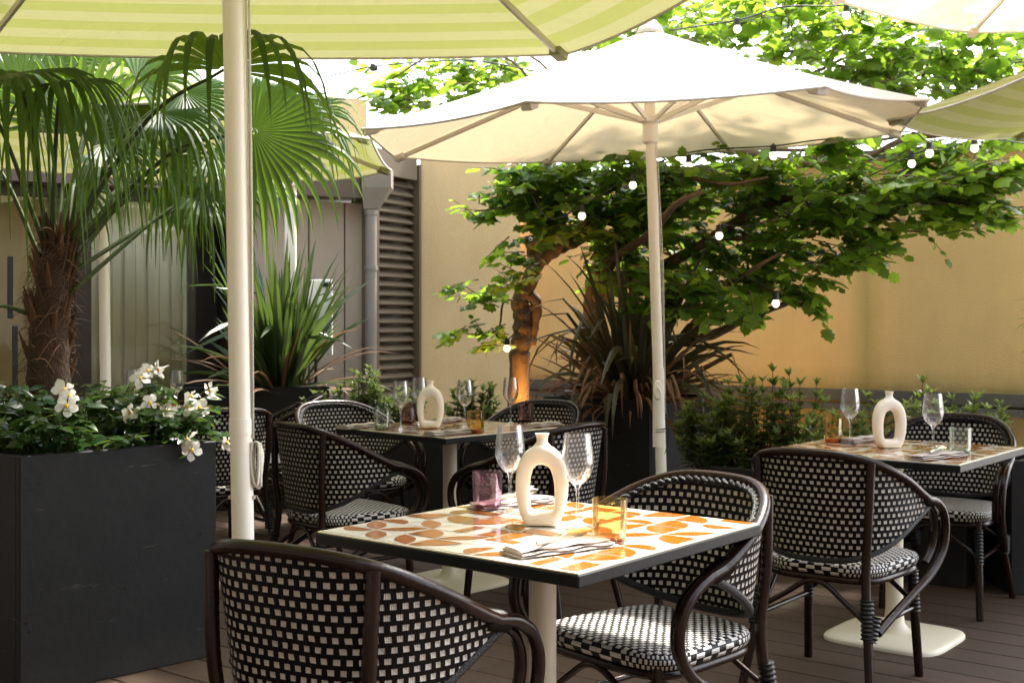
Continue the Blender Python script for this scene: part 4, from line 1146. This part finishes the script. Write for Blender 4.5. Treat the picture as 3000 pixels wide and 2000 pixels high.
# loose fibres
V=[];Fa=[]; b=MB()
for k in range(420):
    t=rng.uniform(0,1)**0.8; i=min(n-2,int(t*(n-1))); p=pl(tp[i].lerp(tp[i+1],t*(n-1)-i)); a=rng.uniform(0,2*PI); r=rr[i]
    o_=Vector((math.cos(a),math.sin(a),0)); tg=Vector((-math.sin(a),math.cos(a),0))
    L_=rng.uniform(0.03,0.11); s_=rng.choice([-1,1]); up=rng.uniform(-0.6,1.0)
    q0=p+o_*r*0.98; q1=q0+o_*L_*rng.uniform(0.05,0.35)+tg*s_*L_*0.4+Vector((0,0,up*L_*0.6)); q2=q1+o_*L_*rng.uniform(-0.1,0.25)+tg*s_*L_*0.5+Vector((0,0,(up-0.9)*L_*0.6))
    b.tube(catmull([q0,q1,q2],3),[rng.uniform(0.0012,0.003),0.0007],3,caps=False)
for k in range(70):     # old leaf bases
    t=rng.uniform(0.1,1); i=min(n-2,int(t*(n-1))); p=pl(tp[i]); a=rng.uniform(0,2*PI); o_=Vector((math.cos(a),math.sin(a),0)); r=rr[i]
    b.tube(catmull([p+o_*r*0.9,p+o_*(r+0.012)+Vector((0,0,0.05)),p+o_*(r+0.03)+Vector((0,0,0.10))],3),[0.013,0.009,0.002],5,flat=0.4)
b.build('fibre',M['fibre'],palm)
def fan(hub,A,Nn,R,nseg=30,spread=2.6,droop=0.9,foot=None,split=0.42,bend=0.0):
    """one fan leaf: pleated blade split into drooping segments, on a petiole from the crown"""
    A=Vector(A).normalized(); Nn=Vector(Nn); Nn=(Nn-A*Nn.dot(A)).normalized(); S=A.cross(Nn)
    hub=Vector(hub); V=[];F=[]
    for i in range(nseg):
        th=(i/(nseg-1)-0.5)*2*spread*0.5*1.0
        th=(i+0.5-nseg/2)/nseg*spread
        d=A*math.cos(th)+S*math.sin(th); w=A*-math.sin(th)+S*math.cos(th)
        half=spread/nseg/2
        Rl=R*(0.80+0.20*math.cos(th*0.8))*random.uniform(0.86,1.12); dr=droop*random.uniform(0.75,1.3)
        b0=len(V); steps=9
        tw=random.uniform(-0.25,0.25)
        for k in range(steps+1):
            r=0.03+0.97*k/steps
            if r<split: ww=half*r*Rl*1.03
            else: ww=half*split*Rl*1.03*max(0.0,1-((r-split)/(1-split))**1.5)+0.0006
            fall=max(0,(r-split)/(1-split))
            c=hub+d*Rl*(r-0.28*fall**2*min(1,dr))+Vector((0,0,-1))*dr*Rl*0.42*fall**2.0+Nn*(-bend*R*r*r)
            pl_=ww*0.55
            wv=w*math.cos(tw*fall)+Nn*math.sin(tw*fall)
            V+= [c-wv*ww+Nn*pl_*0.0, c+Nn*pl_, c+wv*ww]
        for k in range(steps):
            a=b0+3*k; F+=[(a,a+1,a+4,a+3),(a+1,a+2,a+5,a+4)]
    return V,F
def frond(hub,A,Nn,R,nseg=30,spread=2.6,droop=0.9,foot=None,split=0.42,bend=0.0,arch=0.12,label=None):
    b=MB(); hub=pl(hub)
    ft=pl(foot if foot is not None else tp[-1])
    mid=ft.lerp(hub,0.55)+Vector((0,0,arch))
    b.tube(catmull([ft,mid,hub],8),[0.0095,0.0055],7); pe=b.build('petiole',M['petiole'],palm,True)
    v,f=fan(hub,A,Nn,R,nseg,spread,droop,None,split,bend); b=MB(); b.add(v,f); b.build('leaf_blade',M['palm_leaf'],pe)
cr=lambda px,py,dd=0: P(px,py,pd+dd)
frond(P(655,205,3.95),(0.35,-0.55,0.30),(0.1,-0.2,1),0.56,21,3.3,1.25,cr(190,720),0.40,0.25)
frond(P(742,385,4.6),(0.95,0.05,-0.05),(0.15,-1,0.35),0.50,27,3.6,0.8,cr(200,740),0.46,0.0)
frond(P(40,215,4.0),(0.75,-0.45,0.0),(0.0,-0.35,1),0.52,22,3.1,2.0,cr(140,720),0.34,0.3)
frond(P(-120,230,4.2),(0.6,-0.6,0.1),(0,-0.3,1),0.50,22,3.0,1.8,cr(130,720),0.34,0.3)
frond(P(222,395,5.0),(0.25,0.15,1.0),(0.15,-1,0.0),0.46,28,3.6,0.25,cr(165,715,0.1),0.55,0.0)
frond(P(300,350,5.35),(0.8,0.2,0.35),(0.0,-0.9,0.5),0.46,26,3.2,0.6,cr(175,715,0.1),0.5,0.0)
frond(P(540,270,4.7),(0.45,-0.2,-0.30),(0.2,-0.8,0.6),0.46,22,3.2,1.3,cr(200,735),0.36,0.1)
frond(P(400,235,4.9),(0.5,0.1,0.3),(-0.2,-0.7,0.7),0.48,24,3.2,1.1,cr(180,720,0.1),0.40,0.0)
frond(P(592,548,4.8),(0.5,-0.25,-0.35),(0.25,-0.8,0.75),0.38,20,3.0,1.3,cr(205,860),0.34,0.0,0.02)
frond(P(735,540,5.1),(0.95,0.1,-0.1),(0.0,-0.35,1),0.32,20,2.9,1.3,cr(205,800),0.36,0.0,0.05)
frond(P(60,300,5.0),(-0.4,0.3,0.7),(0.1,-1,0.2),0.48,26,3.2,0.5,cr(140,720,0.1),0.5,0.0)
frond(P(-90,470,4.5),(-0.9,-0.1,-0.2),(-0.3,-0.6,0.8),0.42,22,2.8,1.0,cr(120,760),0.42,0.0)
frond(P(330,190,5.3),(0.1,0.5,0.8),(0,-1,0.3),0.46,26,3.4,0.4,cr(170,720,0.15),0.5,0.0)
frond(P(470,420,5.2),(0.6,0.3,0.0),(0.1,-0.9,0.5),0.40,22,3.0,1.0,cr(190,740,0.1),0.38,0.0)
frond(P(720,330,5.2),(0.9,0.3,0.3),(0.0,-0.8,0.6),0.42,24,3.2,0.8,cr(200,730,0.1),0.42,0.0)
frond(P(120,180,5.2),(0.2,0.5,0.6),(0.1,-0.9,0.4),0.46,24,3.3,0.7,cr(160,720,0.15),0.45,0.0)
frond(P(230,560,4.7),(0.6,-0.2,0.2),(0.0,-0.8,0.6),0.32,18,2.8,1.4,cr(190,760),0.32,0.0)
frond(P(470,540,5.2),(0.5,0.0,-0.2),(0.0,-0.8,0.6),0.36,20,2.8,1.3,cr(190,760,0.1),0.34,0.0)
frond(P(860,330,4.9),(0.9,-0.1,-0.1),(0.1,-0.7,0.7),0.42,22,2.9,1.2,cr(205,735,0.05),0.36,0.0)
frond(P(180,240,4.1),(0.6,-0.4,0.0),(0.0,-0.3,1),0.44,20,3.0,1.9,cr(150,720),0.33,0.25)
frond(P(470,330,4.6),(0.5,-0.3,-0.2),(0.1,-0.6,0.8),0.44,20,3.0,1.6,cr(195,740),0.33,0.1)
frond(P(620,440,4.9),(0.6,-0.2,-0.2),(0.1,-0.7,0.7),0.42,20,3.0,1.3,cr(205,780),0.35,0.05)
frond(P(300,420,4.6),(0.5,-0.2,-0.2),(0.1,-0.6,0.8),0.36,18,2.9,1.5,cr(190,750),0.33,0.05)
frond(P(-60,900,4.3),(-0.8,-0.2,-0.4),(-0.3,-0.6,0.8),0.38,20,2.6,1.0,cr(110,930),0.42,0.0,0.02)

# ------------------------------------------------------------------ sword-leaved flax
def flax(name,label,c,z0,n,Lr,mat,spread,parent_dry=0,w=0.030,droop=0.5,kink=0.1):
    t=thing(name,label,'plant',(c[0],c[1],z0))
    def blade(b,az,inc,L,wd,dr,r0):
        d=Vector((math.cos(az)*math.sin(inc),math.sin(az)*math.sin(inc),math.cos(inc)))
        hz=Vector((math.cos(az),math.sin(az),0)); base=Vector((math.cos(az)*r0,math.sin(az)*r0,-0.03))
        side=Vector((-math.sin(az),math.cos(az),0)); tw=random.uniform(-0.7,0.7)
        vs=[];fs=[]; S=8; p=base.copy(); ang=inc; kt=random.uniform(0.45,0.85); kb=random.uniform(0.5,1.7) if random.random()<kink else 0
        for k in range(S+1):
            tt=k/S; ang=inc+dr*tt*tt+(kb if tt>kt else 0)
            if k: p=p+(hz*math.sin(ang)+Vector((0,0,1))*math.cos(ang))*L/S
            ww=wd*(0.55+0.9*tt if tt<0.45 else 0.955*(1-((tt-0.45)/0.55)**1.7))+0.0005
            nn=(hz*math.cos(ang)-Vector((0,0,1))*math.sin(ang)); sv=side*math.cos(tw)+nn*math.sin(tw)
            vs+=[p-sv*ww, p+nn*-ww*0.5, p+sv*ww]
        for k in range(S):
            a=3*k; fs+=[(a,a+1,a+4,a+3),(a+1,a+2,a+5,a+4)]
        b.add(vs,fs)
    b=MB()
    for i in range(n):
        az=random.uniform(0,2*PI); inc=abs(random.gauss(0,spread))
        inc=min(inc,1.25)
        blade(b,az,inc,Lr*random.uniform(0.6,1.08),w*random.uniform(0.7,1.15),droop*random.uniform(0.1,1.6)*(0.4+inc),random.uniform(0.0,0.14))
    b.build('foliage',mat,t)
    if parent_dry:
        b=MB()
        for i in range(parent_dry):
            blade(b,random.uniform(0,2*PI),random.uniform(0.5,1.5),Lr*random.uniform(0.35,0.8),w*0.4,random.uniform(0.3,1.6),random.uniform(0.02,0.2))
        b.build('dead_leaves',M['dry_blade'],t)
    return t
flax('flax_plant','tall green flax with sword leaves in the planter by the menu board',(-1.60,8.25),0.79,115,1.06,M['flax'],0.44,30,0.033,0.35)
flax('flax_plant','bronze flax bristling from the planter behind the white parasol pole',(0.74,7.35),0.77,115,1.02,M['bronze_flax'],0.55,240,0.029,1.1,0.4)

# ------------------------------------------------------------------ shrubs
def shrub(label,c,z0,rad,nst,size=0.040,name='shrub',hmin=0.5):
    t=thing(name,label,'shrub',(c[0],c[1],z0)); st=MB(); p=[];y=[];nn=[];s=[];mi=[]
    for k in range(nst):
        a=rng.uniform(0,2*PI); r=math.sqrt(rng.uniform(0,1)); h=rad[2]*(rng.uniform(hmin,1.0))*(1-0.35*r*r)
        e=Vector((math.cos(a)*r*rad[0],math.sin(a)*r*rad[1],h)); b0=Vector((e.x*0.25,e.y*0.25,-0.03))
        mid=b0.lerp(e,0.5)+Vector((rng.normal(0,0.02),rng.normal(0,0.02),-0.02))
        pts=catmull([b0,mid,e],6); st.tube(pts,[0.004,0.0018],4,caps=False)
        m=len(pts)
        for w_ in range(7):              # whorls along the upper stem
            f=1-w_*0.105; q=pts[0].lerp(pts[-1],f); i=min(m-2,int(f*(m-1))); q=pts[i].lerp(pts[i+1],f*(m-1)-i)
            d=(pts[min(m-1,i+1)]-pts[i]).normalized()
            k8=7 if w_<2 else 5
            for l in range(k8):
                aa=2*PI*(l/k8)+w_*0.7+rng.uniform(-.2,.2)
                o_=np.array([math.cos(aa),math.sin(aa),0.0]); yy=o_*(0.5+0.18*w_)+np.array(d)*(0.85-0.12*w_)
                p.append(np.array(q)); y.append(yy+rng.normal(0,0.1,3)); nn.append(np.array(d)-o_*0.3+rng.normal(0,0.15,3)); s.append(size*rng.uniform(0.7,1.25)*(1.0 if w_<5 else 0.9)); mi.append(1 if w_==0 else 0)
    st.build('stem',M['twig'],t)
    leaves('foliage',leaf_ovate(0.17,0.3,0.2,3),np.array(p),frames(np.array(y),np.array(nn)),np.array(s),M['shrub_leaf'],t,M['shrub_tip'],np.array(mi))
    return t
tc_,trz,tlen=TROUGH
def on_trough(px):
    k=(px-1500)/F_PX; dx,dy=math.cos(trz),math.sin(trz)
    s_=(k*tc_.y-tc_.x)/(dx-k*dy); return Vector((tc_.x+dx*s_,tc_.y+dy*s_))
for px,h,r,ns,lab in ((2080,0.42,0.20,42,'small-leaved shrub at the trough end next to the bronze flax planter'),
    (2190,0.52,0.22,52,'dense shrub in the trough behind the white parasol pole and woven chair'),
    (2320,0.62,0.18,40,'tallest shrub of the trough standing before the ochre wall'),
    (2430,0.40,0.18,34,'low shrub in the trough beside the amber tumbler'),
    (2570,0.46,0.17,30,'trough shrub growing behind the ring vase by the ochre wall'),
    (2700,0.56,0.17,26,'trough shrub behind the wine glass next to the clear tumbler'),
    (2810,0.58,0.15,22,'leggy trough shrub with bright tips before the grey ledge'),
    (2905,0.44,0.14,22,'last trough shrub with bright tips beside the bamboo')):
    c=on_trough(px); shrub(lab,(c.x,c.y),0.45,(r,0.19,h),int(ns*1.05),0.052,hmin=0.35)
for px,h,r,ns,lab in ((955,0.30,0.16,26,'low shrub before the charcoal flax planter'),(1075,0.42,0.15,30,'upright shrub in front of the brown louvre'),
    (1180,0.30,0.15,22,'low shrub behind the wine glasses under the louvre'),(1390,0.32,0.20,34,'low shrub in the trough before the tan pier')):
    q=P(px,950,7.5); shrub(lab,(q.x,q.y),0.58,(r,0.15,h),int(ns*1.1),0.050,hmin=0.35)
# bamboo by the edge
bb=thing('bamboo_plant','thin bamboo with narrow leaves beside the black planter box','plant',(BAMBOO[0]+0.03,BAMBOO[1],0.57)); st=MB(); p=[];y=[];nn=[];s=[]
for k in range(9):
    top=Vector((rng.uniform(-0.02,0.35),rng.uniform(-0.2,0.2),rng.uniform(0.7,1.35))); b0=Vector((rng.uniform(-0.05,0.25),rng.uniform(-0.15,0.15),-0.03))
    pts=catmull([b0,b0.lerp(top,0.5)+Vector((0.02,0,0.05)),top],8); st.tube(pts,[0.005,0.0015],5,caps=False)
    for i in range(4,len(pts)):
        for _ in range(4):
            a=rng.uniform(0,2*PI); yy=np.array([math.cos(a),math.sin(a),rng.uniform(-0.7,0.3)]); p.append(np.array(pts[i])+yy*0.02); y.append(yy); nn.append(np.array([0,0,1])+rng.normal(0,.3,3)); s.append(rng.uniform(0.07,0.12))
st.build('stem',M['stem'],bb); leaves('foliage',leaf_ovate(0.09,0.2,0.25,3),np.array(p),frames(np.array(y),np.array(nn)),np.array(s),M['shrub_leaf'],bb)

# ------------------------------------------------------------------ white mandevilla in the near planter
fl=thing('flowering_plant','glossy green plant with white trumpet flowers spilling over the big planter','plant',(PALM_C.x,PALM_C.y,0.76))
fo=Vector((PALM_C.x,PALM_C.y,0.76)); ua=Vector((u.x,u.y,0)); na=Vector((n_.x,n_.y,0))
p=[];y=[];nn=[];s=[]; st=MB()
def vine(b0,e,nl,sz=0.062):
    mid=b0.lerp(e,0.55)+Vector((0,0,0.05)); pts=catmull([b0,mid,e],8); st.tube(pts,[0.0035,0.0014],5,caps=False); m=len(pts)
    for i in range(nl):
        f=0.25+0.75*i/(nl-1)*1.0; ii=min(m-2,int(f*(m-1))); q=pts[ii].lerp(pts[ii+1],min(1,f*(m-1)-ii))
        a=rng.uniform(0,2*PI); yy=np.array([math.cos(a),math.sin(a)-0.25,rng.uniform(-0.35,0.45)])
        p.append(np.array(q)); y.append(yy); nn.append(np.array([0,-0.25,1.0])+rng.normal(0,0.4,3)); s.append(sz*rng.uniform(0.7,1.25))
for k in range(230):
    e=ua*rng.uniform(-0.40,0.38)+na*rng.uniform(-0.42,0.36); e.z=rng.uniform(0.08,0.27)*(1.0 if e.dot(na)>-0.3 else 0.7)
    b0=ua*(e.dot(ua)*0.7)+na*(e.dot(na)*0.6); b0.z=-0.02
    vine(b0,e,10)
FLW=[(189,1140),(195,1189),(205,1160),(382,1209),(439,1180),(488,1203),(560,1160),(553,1192),(585,1195),(614,1143),(548,1287),(562,1318),(666,1297),(433,1085),(464,1082),(411,1107)]
def dpt(px):   # depth of the plant's front along the planter face
    k=(px-1500)/F_PX; s_=(k*c0_.y-c0_.x)/(u.x-k*u.y); return c0_.y+u.y*s_
c0_=Vector((-1.645,3.99))
fpts=[]
for i,(px,py) in enumerate(FLW):
    dd=dpt(px)+(-0.05 if py>1250 else (0.02+0.0012*(1250-py)))
    fpts.append(P(px,py,dd)-fo)
for q in fpts:
    b0=Vector((q.x*0.8,q.y*0.8+0.08,0.0)); vine(b0,q+Vector((0,0.02,-0.015)),7,0.055)
vine(Vector((0.3,0.25,0.1)),P(690,1128,4.3)-fo,3,0.03)
st.build('stem',M['stem'],fl); leaves('foliage',leaf_ovate(0.24,0.18,0.22,4),np.array(p),frames(np.array(y),np.array(nn)),np.array(s),M['gloss_leaf'],fl)
def flower(q,d,R=0.036):
    d=Vector(d).normalized(); x=d.orthogonal().normalized(); yv=d.cross(x); b=MB(); a0=random.uniform(0,1)
    # tube
    b.tube([q-d*0.045,q-d*0.02,q],[0.0022,0.004,0.009],8,caps=False)
    for k in range(5):
        a=a0+2*PI*k/5+random.uniform(-0.12,0.12); vs=[];fs=[]; bnd=random.uniform(0.2,1.4); RR=R*random.uniform(0.85,1.12)
        for i in range(6):
            t=i/5; r=0.006+RR*t; wd=[0.004,0.0085,0.0135,0.0155,0.0115,0.001][i]*R/0.034
            o_=x*math.cos(a+0.25*t)+yv*math.sin(a+0.25*t); sd=-x*math.sin(a+0.25*t)+yv*math.cos(a+0.25*t)
            c=q+o_*r+d*(0.008*t-0.020*bnd*t*t)
            vs+=[c-sd*wd*0.75+d*0.004,c+d*0.0,c+sd*wd*1.2-d*0.005]
        for i in range(5):
            j=3*i; fs+=[(j,j+1,j+4,j+3),(j+1,j+2,j+5,j+4)]
        b.add(vs,fs)
    o=b.build('flower',M['petal'],fl,True)
    e=MB(); e.lathe([(0.0,0.004),(0.006,0.003),(0.0085,0.0)],10); 
    rot=d.to_track_quat('Z','Y').to_matrix(); e.v=[tuple(rot@Vector(v)+q+d*0.001) for v in e.v]; e.build('flower_eye',M['flower_eye'],o,True)
for i,q in enumerate(fpts):
    flower(q,(random.uniform(-1.0,1.0),-0.9,random.uniform(-0.5,0.9)),random.uniform(0.029,0.040))

# ------------------------------------------------------------------ string lights
def strings(label,pts,bulbs,hang=0.05):
    t=thing('string_light',label,'string lights',Vector(pts[0])); o_=Vector(pts[0])
    b=MB(); b.tube([p-o_ for p in catmull(pts,10)],0.0042,6); b.build('cable',M['black_plastic'],t,True)
    for q in bulbs:
        q=Vector(q)-o_
        b=MB(); b.tube([q+Vector((0,0,0.024+hang)),q+Vector((0,0,0.05+hang*0.4)),q+Vector((0,0,0.05))],0.004,6); b.lathe([(0.010,0.066),(0.017,0.062),(0.019,0.022),(0.015,0.020)],12,q); sk=b.build('socket',M['black_plastic'],t,True,40)
        b=MB(); b.lathe([(0.0,-0.024),(0.009,-0.022),(0.017,-0.015),(0.0225,-0.004),(0.0225,0.004),(0.018,0.015),(0.012,0.024),(0.010,0.03)],16,q); b.build('bulb',M['bulb'],sk,True)
    return t
strings('string light cable with globe bulbs running below the white parasol to the ochre wall',[P(1380,420,7.6),P(1490,447,7.5),P(1550,560,7.35),P(1612,640,7.2),P(1705,604,7.2),P(1854,515,7.15),P(2018,447,7.1),P(2266,428,6.9),P(2400,410,6.8),P(2656,386,6.7),P(2723,414,6.7),P(2855,402,6.8),P(3030,425,6.9)],
 [P(1490,473,7.5),P(1705,633,7.2),P(1854,543,7.15),P(2018,487,7.1),P(2266,457,6.9),P(2723,450,6.7),P(2855,435,6.8)])
strings('string light cable with globe bulbs wound through the low tree branches',[P(2760,440,7.0),P(2671,455,7.0),P(2400,590,6.95),P(2200,660,7.0),P(2107,664,7.05),P(2140,780,7.05),P(2273,860,7.0),P(2230,930,7.1)],[P(2671,480,7.0),P(2107,691,7.05),P(2273,889,7.0)])
strings('short light cable with one globe bulb hanging beside the orange-lit trunk',[P(1560,905,7.8),P(1520,960,7.7),P(1485,996,7.7),P(1462,990,7.7),P(1440,960,7.75)],[P(1485,1020,7.7)])
strings('string light cable with globe bulbs strung high through the leaves',[P(1960,90,7.0),P(2165,58,7.0),P(2300,20,7.0),P(2482,14,7.0),P(2620,-40,7.0)],[P(2160,86,7.0),P(2480,46,7.0)])
b=MB(); b.tube(catmull([P(960,225,7.5),P(1089,196,7.5),P(1250,182,7.5),P(1393,178,7.5),P(1600,215,7.5)],8),0.0045,6); b.lathe([(0.022,-0.02),(0.026,0.0),(0.022,0.02)],10,P(1095,198,7.5))
tag(b.build('power_cable',M['black_plastic'],None,True),'black cable strung through leaves above the cream parasol edge','cable')
# trailing cable by the black planter box
b=MB(); b.tube(catmull([P(2985,1360,5.9),P(2950,1450,5.9),P(2938,1540,5.9),P(2925,1640,5.9),G(2905,1695,0.004),G(2890,1712,0.004)],8),0.005,6)
tag(b.build('power_cable',M['black_plastic'],None,True),'black cable hanging down beside the black planter box','cable')

# ------------------------------------------------------------------ warm garden uplights at the tree feet
def uplight(label,loc,aim,power,ang=1.1):
    t=thing('garden_uplight',label,'lamp',loc)
    dq=(Vector(aim)-Vector(loc)).normalized(); rot=dq.to_track_quat('Z','Y').to_matrix()
    b=MB(); b.lathe([(0.03,-0.06),(0.04,-0.05),(0.04,0.03),(0.036,0.03),(0.034,0.018),(0.0,0.018)],16); b.v=[tuple(rot@Vector(v)) for v in b.v]
    b.tube([(0,0,-0.05),(0,0,-0.30)],0.008,6); b.build('lamp_body',M['table_black'],t,True,40)
    l=bpy.data.lights.new('lamp_light','SPOT'); l.energy=power; l.color=(1.0,0.50,0.12); l.spot_size=ang*2; l.spot_blend=0.9; l.shadow_soft_size=0.03
    lo_=bpy.data.objects.new('lamp_light',l); link(lo_,t); lo_.rotation_euler=dq.to_track_quat('-Z','Y').to_euler(); lo_.location=dq*0.035
uplight('warm uplight at the foot of the bent tree trunk',(P(1540,950,7.85).x,7.80,0.62),(P(1525,950,8).x,8.0,1.5),6)
uplight('warm uplight washing the ochre wall behind the bronze flax',(P(2060,950,7.9).x,7.9,0.72),(P(2130,950,8.9).x,8.95,1.25),6)
